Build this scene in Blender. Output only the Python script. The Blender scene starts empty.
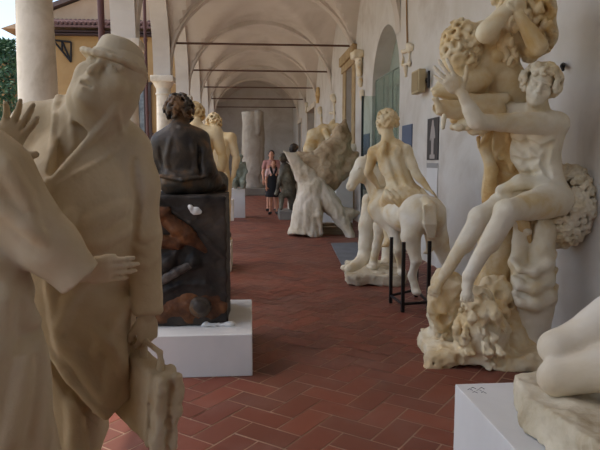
import bpy, bmesh, math, random
import numpy as np
from mathutils import Vector, Matrix
SC = bpy.context.scene
COL = SC.collection
PI = math.pi
rng = np.random.default_rng(7)
random.seed(7)

# ------------------------------------------------------------------ camera
FPX = 600.0
PITCH = math.atan(65/600); YAW = math.atan(50/600*math.cos(PITCH))
EYE = np.array([0.0, 0.0, 1.5])
FW = np.array([math.sin(YAW)*math.cos(PITCH), math.cos(YAW)*math.cos(PITCH), -math.sin(PITCH)])
RT = np.array([math.cos(YAW), -math.sin(YAW), 0.0])
UP = np.cross(RT, FW)
def P(px, py, y):
    """world point at corridor depth y that the photograph shows at px, py"""
    d = RT*(px-300)/FPX - UP*(py-225)/FPX + FW
    return EYE + d*(y/d[1])
def W(px, py, x=2.6):
    d = RT*(px-300)/FPX - UP*(py-225)/FPX + FW
    return EYE + d*(x/d[0])
def G(px, py, z=0.0):
    d = RT*(px-300)/FPX - UP*(py-225)/FPX + FW
    return EYE + d*((z-EYE[2])/d[2])
cam = bpy.data.cameras.new('camera'); cam.lens = 36.0; cam.sensor_width = 36.0; cam.clip_end = 400
cob = bpy.data.objects.new('camera', cam); COL.objects.link(cob)
cob.matrix_world = Matrix(((RT[0], UP[0], -FW[0], EYE[0]), (RT[1], UP[1], -FW[1], EYE[1]),
                           (RT[2], UP[2], -FW[2], EYE[2]), (0, 0, 0, 1)))
SC.camera = cob

# ------------------------------------------------------------------ materials
def new_mat(name):
    m = bpy.data.materials.new(name); m.use_nodes = True
    nt = m.node_tree; b = nt.nodes['Principled BSDF']
    return m, nt, b
def lin(c):
    return tuple(((v/255)/12.92 if v/255 <= .04045 else ((v/255+.055)/1.055)**2.4) for v in c)
def mixed(name, cols, scale=3, detail=6, rough=.8, bump=0.0, bscale=30, stops=None, metal=0.0, spec=.3, fine=0.0, stretch=None, dist=1.0):
    """noise-mixed colours (sRGB 0..255 albedo) with noise bump"""
    m, nt, b = new_mat(name)
    tc = nt.nodes.new('ShaderNodeTexCoord')
    src = tc.outputs['Object']
    if stretch:
        mp = nt.nodes.new('ShaderNodeMapping'); mp.inputs['Scale'].default_value = stretch
        nt.links.new(src, mp.inputs['Vector']); src = mp.outputs['Vector']
    n = nt.nodes.new('ShaderNodeTexNoise'); n.inputs['Scale'].default_value = scale
    n.inputs['Detail'].default_value = detail; n.inputs['Roughness'].default_value = .6
    n.inputs['Distortion'].default_value = .4
    nt.links.new(src, n.inputs['Vector'])
    r = nt.nodes.new('ShaderNodeValToRGB'); e = r.color_ramp.elements
    k = len(cols); st = stops or [.33+.34*i/max(1, k-1) for i in range(k)]
    while len(e) < k: e.new(.5)
    for i in range(k):
        e[i].position = st[i]; e[i].color = (*lin(cols[i]), 1)
    nt.links.new(n.outputs['Fac'], r.inputs['Fac'])
    nt.links.new(r.outputs['Color'], b.inputs['Base Color'])
    b.inputs['Roughness'].default_value = rough; b.inputs['Metallic'].default_value = metal
    b.inputs['Specular IOR Level'].default_value = spec
    if bump:
        n2 = nt.nodes.new('ShaderNodeTexNoise'); n2.inputs['Scale'].default_value = bscale
        n2.inputs['Detail'].default_value = 5
        nt.links.new(src, n2.inputs['Vector'])
        bp = nt.nodes.new('ShaderNodeBump'); bp.inputs['Strength'].default_value = bump
        bp.inputs['Distance'].default_value = .01*dist
        nt.links.new(n2.outputs['Fac'], bp.inputs['Height'])
        nt.links.new(bp.outputs['Normal'], b.inputs['Normal'])
    return m
def flat(name, c, rough=.6, metal=0.0, spec=.4):
    m, nt, b = new_mat(name)
    b.inputs['Base Color'].default_value = (*lin(c), 1)
    b.inputs['Roughness'].default_value = rough; b.inputs['Metallic'].default_value = metal
    b.inputs['Specular IOR Level'].default_value = spec
    return m

# ------------------------------------------------------------------ scene objects
def link(name, me, mat=None, parent=None):
    o = bpy.data.objects.new(name, me); COL.objects.link(o)
    if mat is not None: me.materials.append(mat)
    if parent is not None:
        o.parent = parent
        o.matrix_parent_inverse = Matrix.Translation(-Vector(parent.location))
    return o
def thing(name, label, cat, loc=(0, 0, 0), group=None):
    o = bpy.data.objects.new(name, None); COL.objects.link(o)
    o.location = Vector([float(v) for v in loc]); o.empty_display_size = .1
    tag(o, label, cat, group); return o
def tag(o, label, cat, group=None):
    o['label'] = label; o['category'] = cat
    if group: o['group'] = group
    return o
def struct(o):
    o['kind'] = 'structure'; return o

class MB:
    """collects simple solids in one bmesh"""
    def __init__(s): s.bm = bmesh.new()
    def box(s, lo, hi, bev=0.0, M=None):
        lo = Vector([float(v) for v in lo]); hi = Vector([float(v) for v in hi])
        r = bmesh.ops.create_cube(s.bm, size=1.0)
        vs = r['verts']
        for v in vs:
            v.co = Vector([(lo[i]+hi[i])/2 + v.co[i]*(hi[i]-lo[i]) for i in range(3)])
        if bev > 0:
            es = list({e for v in vs for e in v.link_edges})
            rb = bmesh.ops.bevel(s.bm, geom=es, offset=bev, segments=2, affect='EDGES', profile=.5)
            vs = list({v for f in rb['faces'] for v in f.verts} | {v for v in vs if v.is_valid})
        if M is not None: bmesh.ops.transform(s.bm, matrix=M, verts=[v for v in vs if v.is_valid])
        return s
    def prism(s, pts, ext):
        """polygon (3D points) extruded by vector"""
        ext = Vector([float(v) for v in ext])
        a = [s.bm.verts.new([float(c) for c in p]) for p in pts]
        b = [s.bm.verts.new(v.co+ext) for v in a]
        s.bm.faces.new(a); s.bm.faces.new(b[::-1]); n = len(a)
        for i in range(n): s.bm.faces.new((a[i], b[i], b[(i+1) % n], a[(i+1) % n]))
        bmesh.ops.recalc_face_normals(s.bm, faces=s.bm.faces[:]); return s
    def tube(s, pts, r, n=10, caps=True):
        pts = [Vector([float(c) for c in p]) for p in pts]
        rs = r if isinstance(r, (list, tuple)) else [r]*len(pts)
        rings = []
        ref = None
        for i, p in enumerate(pts):
            d = (pts[min(i+1, len(pts)-1)] - pts[max(i-1, 0)]).normalized()
            if ref is None: ref = Vector((0, 0, 1)) if abs(d.z) < .9 else Vector((1, 0, 0))
            u = (ref - d*ref.dot(d)).normalized(); ref = u; w = d.cross(u)
            rings.append([s.bm.verts.new(p + (u*math.cos(2*PI*k/n) + w*math.sin(2*PI*k/n))*rs[i]) for k in range(n)])
        for a, b in zip(rings, rings[1:]):
            for k in range(n): s.bm.faces.new((a[k], a[(k+1) % n], b[(k+1) % n], b[k]))
        if caps:
            s.bm.faces.new(rings[0][::-1]); s.bm.faces.new(rings[-1])
        return s
    def lathe(s, prof, c=(0, 0, 0), n=32):
        """profile (r, z) turned about the vertical axis through c"""
        rings = [[s.bm.verts.new((c[0]+r*math.cos(2*PI*k/n), c[1]+r*math.sin(2*PI*k/n), c[2]+z)) for k in range(n)] for r, z in prof]
        for a, b in zip(rings, rings[1:]):
            for k in range(n): s.bm.faces.new((a[k], a[(k+1) % n], b[(k+1) % n], b[k]))
        s.bm.faces.new(rings[0][::-1]); s.bm.faces.new(rings[-1]); return s
    def build(s, name, mat=None, parent=None, smooth=False):
        me = bpy.data.meshes.new(name); s.bm.to_mesh(me); s.bm.free()
        if smooth:
            me.polygons.foreach_set('use_smooth', [True]*len(me.polygons))
            try: me.set_sharp_from_angle(angle=math.radians(40))
            except Exception: pass
        return link(name, me, mat, parent)

# ------------------------------------------------------------------ sculpting: smooth unions of solids, meshed by surface nets
A = lambda *v: np.array(v, float)
def nrm(v):
    v = np.asarray(v, float); return v/max(1e-9, np.linalg.norm(v))
def frame(fwd, up):
    """columns: right, forward, up"""
    f = nrm(fwd); r = nrm(np.cross(f, up)); u = np.cross(r, f)
    return np.stack([r, f, u], 1)
_N = 32
_LAT = rng.random((_N, _N, _N)).astype(np.float32)
def vnoise(p):
    i = np.floor(p).astype(int); f = p-i; f = f*f*(3-2*f); i %= _N; j = (i+1) % _N
    x0, y0, z0 = i.T; x1, y1, z1 = j.T; fx, fy, fz = f.T
    L = _LAT
    a = L[x0, y0, z0]*(1-fx)+L[x1, y0, z0]*fx; b = L[x0, y1, z0]*(1-fx)+L[x1, y1, z0]*fx
    c = L[x0, y0, z1]*(1-fx)+L[x1, y0, z1]*fx; d = L[x0, y1, z1]*(1-fx)+L[x1, y1, z1]*fx
    return (a*(1-fy)+b*fy)*(1-fz)+(c*(1-fy)+d*fy)*fz - .5
def fbm(p, o=3):
    v = 0; a = 1.0
    for k in range(o):
        v = v+a*vnoise(p*2.0**k+17.3*k); a *= .5
    return v
class Sculpt:
    def __init__(s): s.ops = []; s.noise = []
    def _a(s, lo, hi, fn, k, op): s.ops.append((np.asarray(lo, float), np.asarray(hi, float), fn, k, op)); return s
    def cone(s, a, b, ra, rb, k=.02, op='+'):
        a = np.asarray(a, float); b = np.asarray(b, float); ab = b-a; L2 = max(1e-9, ab @ ab); r = max(ra, rb)
        def fn(x, y, z):
            px, py, pz = x-a[0], y-a[1], z-a[2]
            t = np.clip((px*ab[0]+py*ab[1]+pz*ab[2])/L2, 0, 1)
            return np.sqrt((px-t*ab[0])**2+(py-t*ab[1])**2+(pz-t*ab[2])**2) - (ra+(rb-ra)*t)
        return s._a(np.minimum(a, b)-r, np.maximum(a, b)+r, fn, k, op)
    def chain(s, pts, rs, k=.02, op='+'):
        if not isinstance(rs, (list, tuple)): rs = [rs]*len(pts)
        for i in range(len(pts)-1): s.cone(pts[i], pts[i+1], rs[i], rs[i+1], k, op)
        return s
    def ball(s, c, r, k=.02, op='+'): return s.cone(c, np.asarray(c)+1e-6, r, r, k, op)
    def ell(s, c, r, R=None, k=.02, op='+'):
        c = np.asarray(c, float); r = np.asarray(r, float); R = np.eye(3) if R is None else R
        e = np.abs(R) @ r
        def fn(x, y, z):
            px, py, pz = x-c[0], y-c[1], z-c[2]
            u = (px*R[0, 0]+py*R[1, 0]+pz*R[2, 0]); v = (px*R[0, 1]+py*R[1, 1]+pz*R[2, 1]); w = (px*R[0, 2]+py*R[1, 2]+pz*R[2, 2])
            k0 = np.sqrt((u/r[0])**2+(v/r[1])**2+(w/r[2])**2)
            k1 = np.sqrt((u/r[0]**2)**2+(v/r[1]**2)**2+(w/r[2]**2)**2)
            return k0*(k0-1)/np.maximum(k1, 1e-6)
        return s._a(c-e, c+e, fn, k, op)
    def econe(s, a, b, ra, rb, side, k=.02, op='+', rnd=.02):
        """tapered solid of elliptic section from a to b; ra, rb = (half width along side, half depth)"""
        a = np.asarray(a, float); b = np.asarray(b, float); L = np.linalg.norm(b-a); w = (b-a)/L
        u = nrm(np.asarray(side, float) - w*(np.asarray(side) @ w)); v = np.cross(w, u); m = max(*ra, *rb)
        def fn(x, y, z):
            px, py, pz = x-a[0], y-a[1], z-a[2]
            t = px*w[0]+py*w[1]+pz*w[2]; q = np.clip(t/L, 0, 1)
            U = px*u[0]+py*u[1]+pz*u[2]; V = px*v[0]+py*v[1]+pz*v[2]
            ru = ra[0]+(rb[0]-ra[0])*q; rv = ra[1]+(rb[1]-ra[1])*q
            k0 = np.sqrt((U/ru)**2+(V/rv)**2); k1 = np.sqrt((U/ru**2)**2+(V/rv**2)**2)
            d = k0*(k0-1)/np.maximum(k1, 1e-6)+rnd
            e = np.maximum(-t, t-L)+rnd
            return np.minimum(np.maximum(d, e), 0)+np.sqrt(np.maximum(d, 0)**2+np.maximum(e, 0)**2)-rnd
        return s._a(np.minimum(a, b)-m, np.maximum(a, b)+m, fn, k, op)
    def box(s, c, h, R=None, rnd=.01, k=.01, op='+'):
        c = np.asarray(c, float); h = np.asarray(h, float)-rnd; R = np.eye(3) if R is None else R
        e = np.abs(R) @ (h+rnd)
        def fn(x, y, z):
            px, py, pz = x-c[0], y-c[1], z-c[2]
            u = np.abs(px*R[0, 0]+py*R[1, 0]+pz*R[2, 0])-h[0]; v = np.abs(px*R[0, 1]+py*R[1, 1]+pz*R[2, 1])-h[1]; w = np.abs(px*R[0, 2]+py*R[1, 2]+pz*R[2, 2])-h[2]
            return np.sqrt(np.maximum(u, 0)**2+np.maximum(v, 0)**2+np.maximum(w, 0)**2)+np.minimum(np.maximum(np.maximum(u, v), w), 0)-rnd
        return s._a(c-e, c+e, fn, k, op)
    def cut(s, p, n, lo, hi):
        """remove what lies on the side of n within lo..hi"""
        p = np.asarray(p, float); n = nrm(n)
        return s._a(lo, hi, lambda x, y, z: -((x-p[0])*n[0]+(y-p[1])*n[1]+(z-p[2])*n[2])+0*x*y*z, .004, '-')
    def rough(s, amp, scale, o=3, lo=None, hi=None, st=(1, 1, 1)): s.noise.append((amp, scale, o, lo, hi, st)); return s
    def hit(s, px, py, y0=.8, y1=8.0, step=.004):
        """first point of the solid met from the viewpoint"""
        ys = np.arange(y0, y1, step); q = P(px, py, 1.0)-EYE
        pts = EYE+q*ys[:, None]; x, y, z = pts.T
        f = np.full(len(ys), .25)
        for l, u, fn, k, op in s.ops:
            m = k+.02
            w = np.all((pts > l-m) & (pts < u+m), 1)
            if not w.any(): continue
            g = fn(x[w], y[w], z[w]); e = f[w]; kk = max(k, 1e-6)
            if op == '+': qq = np.maximum(kk-np.abs(e-g), 0)/kk; f[w] = np.minimum(e, g)-qq*qq*kk*.25
            else: qq = np.maximum(kk-np.abs(e+g), 0)/kk; f[w] = np.maximum(e, -g)+qq*qq*kk*.25
        i = np.nonzero(f < 0)[0]
        return pts[i[0]] if len(i) else None
    def drape(s, line, r, k=.02, n=14, inset=.3, op='+', y0=.8, y1=8.0):
        """a fold or strand laid on the surface along a drawn line"""
        line = np.asarray(line, float); seg = np.r_[0, np.cumsum(np.linalg.norm(np.diff(line, axis=0), axis=1))]
        t = np.linspace(0, seg[-1], n); xs = np.interp(t, seg, line[:, 0]); ys = np.interp(t, seg, line[:, 1])
        if not isinstance(r, (list, tuple)): r = [r*.5, r, r, r*.5]
        rs = np.interp(np.linspace(0, 1, n), np.linspace(0, 1, len(r)), r)
        pts = [s.hit(a, b, y0, y1) for a, b in zip(xs, ys)]
        k0 = [(p + (p-EYE)/np.linalg.norm(p-EYE)*q*inset, q) for p, q in zip(pts, rs) if p is not None]
        if len(k0) > 1:
            for (a, ra), (b, rb) in zip(k0, k0[1:]):
                if np.linalg.norm(a-b) < .12: s.cone(a, b, ra, rb, k, op)
        return s
    def grid(s, h):
        add = [o for o in s.ops if o[4] == '+']
        pad = 3*h+max([n[0] for n in s.noise]+[0])
        lo = np.min([o[0] for o in add], 0)-pad; hi = np.max([o[1] for o in add], 0)+pad
        n = np.ceil((hi-lo)/h).astype(int)+1
        ax = [lo[i]+h*np.arange(n[i]) for i in range(3)]
        F = np.full(n, .25, np.float32)
        for l, u, fn, k, op in s.ops:
            m = k+2*h
            i0 = np.clip(np.floor((l-m-lo)/h).astype(int), 0, n); i1 = np.clip(np.ceil((u+m-lo)/h).astype(int)+1, 0, n)
            if np.any(i1 <= i0): continue
            sl = tuple(slice(a, b) for a, b in zip(i0, i1))
            g = fn(ax[0][sl[0]][:, None, None].astype(np.float32), ax[1][sl[1]][None, :, None].astype(np.float32), ax[2][sl[2]][None, None, :].astype(np.float32)).astype(np.float32)
            f = F[sl]
            if op == '+':
                q = np.maximum(k-np.abs(f-g), 0)/k if k > 0 else 0
                F[sl] = np.minimum(f, g)-q*q*k*.25
            else:
                q = np.maximum(k-np.abs(f+g), 0)/k if k > 0 else 0
                F[sl] = np.maximum(f, -g)+q*q*k*.25
        for amp, sc, o, l, u, st in s.noise:
            mk = np.abs(F) < amp*1.2+1.5*h
            if l is not None:
                for d in range(3):
                    b = (ax[d] > l[d]) & (ax[d] < u[d]); mk &= b.reshape([-1 if q == d else 1 for q in range(3)])
            I = np.nonzero(mk)
            p = np.stack([ax[d][I[d]]*st[d] for d in range(3)], 1)*sc
            F[I] += amp*fbm(p, o).astype(np.float32)*1.4
        return F, lo
    def build(s, name, h, mat, parent=None, keep=True):
        F, lo = s.grid(h)
        v, q = nets(F)
        v = v*h+lo
        if parent is not None:
            pass
        return link(name, quads(name, v, q), mat, parent)
def nets(F):
    s = F < 0
    c = np.zeros(tuple(d-1 for d in F.shape), np.int8); n = c.shape
    sl = lambda a, d: slice(a, a+n[d])
    offs = [(i, j, k) for i in (0, 1) for j in (0, 1) for k in (0, 1)]
    for i, j, k in offs: c += s[sl(i, 0), sl(j, 1), sl(k, 2)]
    act = (c > 0) & (c < 8)
    I = np.stack(np.nonzero(act), 1)
    vid = np.full(n, -1, np.int32); vid[act] = np.arange(len(I))
    val = {o: F[I[:, 0]+o[0], I[:, 1]+o[1], I[:, 2]+o[2]] for o in offs}
    acc = np.zeros((len(I), 3)); cnt = np.zeros(len(I))
    for o in offs:
        for d in range(3):
            if o[d]: continue
            o2 = tuple(1 if q == d else o[q] for q in range(3))
            a, b = val[o], val[o2]; m = (a < 0) != (b < 0)
            t = a[m]/(a[m]-b[m])
            p = np.tile(np.array(o, float), (m.sum(), 1)); p[:, d] += t
            acc[m] += p; cnt[m] += 1
    V = I+acc/cnt[:, None]
    Q = []
    for d in range(3):
        e, f = (d+1) % 3, (d+2) % 3
        a = s; b = np.roll(s, -1, d)
        x = a != b
        ix = [slice(None)]*3; ix[d] = slice(0, -1); ix[e] = slice(1, -1); ix[f] = slice(1, -1)
        sub = x[tuple(ix)]; J = np.stack(np.nonzero(sub), 1)
        J[:, e] += 1; J[:, f] += 1
        ins = s[J[:, 0], J[:, 1], J[:, 2]]
        def g(de, df):
            K = J.copy(); K[:, e] -= de; K[:, f] -= df
            return vid[K[:, 0], K[:, 1], K[:, 2]]
        q = np.stack([g(1, 1), g(0, 1), g(0, 0), g(1, 0)], 1)
        q[~ins] = q[~ins][:, ::-1]
        Q.append(q)
    Q = np.concatenate(Q)
    return V, Q[(Q >= 0).all(1)]
def quads(name, v, q, smooth=True):
    me = bpy.data.meshes.new(name)
    me.vertices.add(len(v)); me.vertices.foreach_set('co', np.ascontiguousarray(v, np.float32).ravel())
    me.loops.add(q.size); me.loops.foreach_set('vertex_index', np.ascontiguousarray(q, np.int32).ravel())
    me.polygons.add(len(q)); me.polygons.foreach_set('loop_start', np.arange(0, q.size, 4, dtype=np.int32))
    if smooth: me.polygons.foreach_set('use_smooth', np.ones(len(q), bool))
    me.update(calc_edges=True); me.validate()
    return me

# ------------------------------------------------------------------ anatomy
def head(S, c, fwd, up, s=1.0, fat=0.0, detail=True, mouth_open=False):
    R = frame(fwd, up); L = lambda x, y, z: c + R @ A(x, y, z)*s
    S.ell(L(0, -.012, .035), A(.076, .096, .085)*s, R, .02*s)
    S.ell(L(0, .03, -.045), A(.058+.02*fat, .062, .07)*s, R, .03*s)
    S.ell(L(0, .07, -.088), A(.028, .024, .022)*s, R, .025*s)
    for q in (-1, 1):
        S.ell(L(q*.04, .058, -.02), A(.03+.012*fat, .03, .035)*s, R, .02*s)
        S.ell(L(q*.078, -.005, -.01), A(.012, .022, .034)*s, R, .008*s)
    if detail:
        S.chain([L(-.05, .072, .032), L(0, .09, .03), L(.05, .072, .032)], [.010*s, .012*s, .010*s], .012*s)
        for q in (-1, 1):
            S.ell(L(q*.032, .093, .012), A(.021, .014, .012)*s, R, .012*s, '-')
            S.ell(L(q*.032, .078, .010), A(.015, .012, .011)*s, R, .004*s)
            S.chain([L(q*.016, .088, .016), L(q*.034, .091, .021), L(q*.05, .08, .014)], [.003*s, .004*s, .003*s], .003*s)
            S.ball(L(q*.012, .098, -.026), .009*s, .006*s)
        S.chain([L(0, .09, .022), L(0, .108, -.01), L(0, .114, -.022)], [.009*s, .010*s, .012*s], .012*s)
        S.ell(L(0, .084, -.052), A(.03, .018, .022)*s, R, .015*s)
        if mouth_open:
            S.chain([L(-.022, .092, -.048), L(0, .102, -.048), L(.022, .092, -.048)], [.006*s, .008*s, .006*s], .008*s)
            S.chain([L(-.02, .092, -.068), L(0, .1, -.07), L(.02, .092, -.068)], [.006*s, .008*s, .006*s], .008*s)
            S.ell(L(0, .1, -.0585), A(.024, .032, .010)*s, R, .004*s, '-')
        else:
            S.chain([L(-.024, .09, -.05), L(0, .101, -.047), L(.024, .09, -.05)], [.005*s, .006*s, .005*s], .008*s)
            S.chain([L(-.02, .09, -.062), L(0, .099, -.064), L(.02, .09, -.062)], [.005*s, .007*s, .005*s], .008*s)
            S.chain([L(-.024, .096, -.056), L(0, .107, -.055), L(.024, .096, -.056)], .0025*s, .003*s, '-')
    return R
def curls(S, c, R, r, n=70, cr=.02, s=1.0, keep=lambda p: True, seed=1, k=.008):
    """hair of little rolled locks over an ellipsoid of radii r in frame R"""
    g = np.random.default_rng(seed)
    for i in range(n):
        z = 1-2*(i+.5)/n; a = i*2.399963; q = math.sqrt(1-z*z)
        d = A(q*math.cos(a), q*math.sin(a), z)
        if not keep(d): continue
        p = c + R @ (d*r); t = nrm(np.cross(d, g.normal(size=3))); b = np.cross(d, t)
        t, b = R @ t, R @ b; w = R @ d
        rr = cr*(.75+.5*g.random())
        pts = [p + (t*math.cos(x)+b*math.sin(x))*rr*(1-.08*j) + w*.5*rr*j/4 for j, x in enumerate(np.linspace(0, 4.6, 6))]
        S.chain(pts, [rr*.36]*5+[rr*.25], k)
def hand(S, w, d, n, side, s=1.0, curl=(.2, .2, .25, .3), spread=.08, thumb=(.55, .8, .15), k=.006, tc=.25):
    """w wrist, d towards the fingers, n palm side, side = thumb side"""
    d = nrm(d); side = nrm(side - d*(side @ d)); n0 = np.cross(d, side); n = n0 if n0 @ n > 0 else -n0
    R = np.stack([side, d, n], 1)
    S.ell(w+d*.052*s, A(.042, .058, .017)*s, R, .012*s)
    S.ell(w+d*.045*s+side*.026*s+n*.008*s, A(.018, .035, .016)*s, R, .012*s)
    S.box(w+d*.062*s, A(.04, .036, .013)*s, R, .011*s, .01*s)
    offs = (.031, .0105, -.0105, -.031); lens = (.9, 1.0, .94, .74); rr = (.0092, .0096, .0090, .0080)
    for i in range(4):
        p = w+d*((.094, .099, .096, .086)[i])*s+side*offs[i]*s
        ang = spread*(1.5-i); b = d*math.cos(ang)+side*math.sin(ang); a = 0.0
        pts = [p-b*.02*s, p]
        for j, l in enumerate((.044, .027, .021)):
            a += curl[i]*(1, 1.2, .8)[j]
            p = p + (b*math.cos(a)+n*math.sin(a))*l*lens[i]*s; pts.append(p)
        S.chain(pts, [rr[i]*s, rr[i]*1.05*s, rr[i]*1.0*s, rr[i]*.93*s, rr[i]*.78*s], k)
    b = nrm(d*thumb[0]+side*thumb[1]+n*thumb[2]); p = w+d*.018*s+side*.024*s
    b2 = nrm(b+d*tc); b3 = nrm(b+d*tc*2.2)
    S.chain([p, p+b*.04*s, p+b*.04*s+b2*.032*s, p+b*.04*s+b2*.032*s+b3*.025*s], [.015*s, .013*s, .0115*s, .009*s], k*1.5)
def arm(S, sh, el, wr, s=1.0, k=.025, f=1.0):
    u = nrm(el-sh); v = nrm(wr-el)
    S.ell(sh+u*.03*s, A(.062, .062, .075)*s*f, frame(np.cross(u, A(.3, .2, 1)), u), k)
    S.cone(sh, el, .054*s*f, .042*s*f, k)
    S.cone(sh+(el-sh)*.4, sh+(el-sh)*.72, .05*s*f, .047*s*f, k)
    S.cone(el, wr, .042*s*f, .027*s*f, k); S.cone(el+(wr-el)*.12, el+(wr-el)*.4, .045*s*f, .04*s*f, k)
def leg(S, hp, kn, an, s=1.0, k=.03, back=None, f=1.0):
    S.cone(hp, kn, .09*s*f, .056*s*f, k); S.cone(hp+(kn-hp)*.2, hp+(kn-hp)*.55, .09*s*f, .075*s*f, k)
    S.ball(kn, .057*s*f, k); S.cone(kn, an, .05*s*f, .035*s*f, k)
    b = A(0, 0, 0) if back is None else nrm(back)*.022*s
    S.cone(kn+(an-kn)*.15+b, kn+(an-kn)*.48+b, .05*s*f, .047*s*f, k)
def foot(S, an, d, down, s=1.0, toes=True):
    d = nrm(d); down = nrm(down); side = np.cross(d, down)
    b = an+down*.055*s
    S.chain([an, an+down*.03*s-d*.035*s], [.034*s, .034*s], .02*s)
    S.chain([b-d*.04*s, b+d*.05*s, b+d*.13*s], [.033*s, .034*s, .026*s], .02*s)
    S.chain([an, b+d*.1*s], [.034*s, .026*s], .02*s)
    S.ell(b+d*.12*s+down*.005*s, A(.045, .04, .02)*s, np.stack([side, d, down], 1), .015*s)
    if toes:
        for i in range(5):
            o = (i-2)*.019*s
            S.cone(b+d*.13*s+side*o+down*.008*s, b+d*(.175-.006*abs(i-1))*s+side*o+down*.012*s, .012*s, .010*s, .006*s)
def torso(S, pel, che, nek, shl, shr, s=1.0, sex='m', k=.04, back=True, abs_=True):
    up = nrm(nek-pel); r = nrm(shr-shl); fw = nrm(np.cross(up, r)); R = np.stack([nrm(np.cross(fw, up)), fw, up], 1)
    upc = nrm(nek-che); Rc = np.stack([r, nrm(np.cross(upc, r)), upc], 1)
    upp = nrm(che-pel)
    S.ell(che, A(.165, .118, .2)*s, Rc, k)
    S.econe(che-upp*.02*s, pel, (.145*s, .105*s), (.15*s, .105*s), r, k)
    S.ell(pel, A(.165, .118, .13)*s, R, k)
    for q in (-1, 1):
        sh = shr if q > 0 else shl
        S.cone(nek-upc*.02*s, sh, .05*s, .052*s, k)
        S.cone(che+upc*.06*s+Rc[:, 0]*q*.06*s, sh, .09*s, .055*s, k)
        if sex == 'm': S.ell(che+Rc @ A(q*.075, .085, .045)*s, A(.075, .035, .055)*s, Rc, .02)
        else: S.ell(che+Rc @ A(q*.075, .11, .0)*s, A(.058, .05, .058)*s, Rc, .015)
        S.ell(pel+R @ A(q*.078, -.07, -.055)*s, A(.088, .085, .095)*s, R, .025)
        if back: S.ell(che+Rc @ A(q*.08, -.095, .05)*s, A(.06, .025, .085)*s, Rc, .02)
        if sex == 'm' and abs_:
            for z in (-.1, -.17, -.24): S.ell(che+Rc @ A(q*.035, .098, z)*s, A(.033, .018, .033)*s, Rc, .01)
    if back: S.chain([nek-Rc[:, 1]*.1*s-upc*.1*s, che-Rc[:, 1]*.135*s, pel-R[:, 1]*.135*s+R[:, 2]*.05*s], .014*s, .03, '-')
    S.cone(che+upc*.15*s, nek+upc*.05*s, .062*s, .054*s, k)
    return Rc, R
# ------------------------------------------------------------------ materials in use
PLASTER = mixed('aged_plaster_wall', [(184, 176, 166), (206, 202, 196), (196, 190, 180)], .7, 8, .9, .25, 9)
VAULT = mixed('vault_plaster', [(188, 178, 166), (206, 198, 188), (198, 188, 175)], .5, 7, .9, .15, 8)
STONE = mixed('pale_column_stone', [(196, 184, 164), (222, 212, 196), (206, 194, 174)], 2.2, 8, .85, .2, 25)
CREAM = mixed('cream_plaster_cast', [(206, 178, 122), (218, 206, 180), (226, 218, 200)], 2.6, 8, .75, .35, 38, [.30, .47, .66])
CREAM2 = mixed('ivory_plaster_cast', [(200, 164, 100), (214, 192, 150), (224, 212, 184)], 3.4, 8, .7, .3, 35, [.3, .46, .64])
OCHRE = mixed('ochre_stained_plaster', [(176, 134, 78), (206, 178, 128), (220, 206, 174)], 4.5, 8, .7, .3, 35, [.3, .5, .72])
GREYPL = mixed('grey_beige_plaster', [(178, 158, 126), (198, 182, 152), (210, 198, 174)], 2.0, 7, .82, .25, 45, [.3, .5, .7])
WHITE = mixed('white_painted_board', [(206, 206, 204), (222, 222, 220)], 1.5, 5, .6, .05, 20)
BRONZE = mixed('dark_bronze', [(50, 47, 46), (74, 65, 56), (126, 92, 60)], 5, 9, .5, .3, 40, [.36, .52, .70], metal=.15)
PATINA = mixed('dark_patinated_slab', [(30, 27, 26), (58, 52, 48), (84, 70, 58)], 3.2, 9, .55, .6, 22, [.32, .52, .75], metal=.2)
RUST = mixed('rust_brown_relief', [(48, 34, 28), (92, 58, 36), (128, 84, 48)], 6, 9, .55, .7, 24, [.3, .5, .7], metal=.2)
IRON = flat('dark_iron', (38, 34, 34), .5, .4)
RODM = flat('rusty_tie_iron', (96, 70, 58), .7, .2)
PIPE = flat('brown_painted_pipe', (84, 52, 48), .6)
ROCKM = mixed('rough_plaster_rock', [(150, 128, 94), (196, 184, 158), (216, 206, 184)], 4, 9, .9, .8, 26, [.3, .46, .68])

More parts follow.
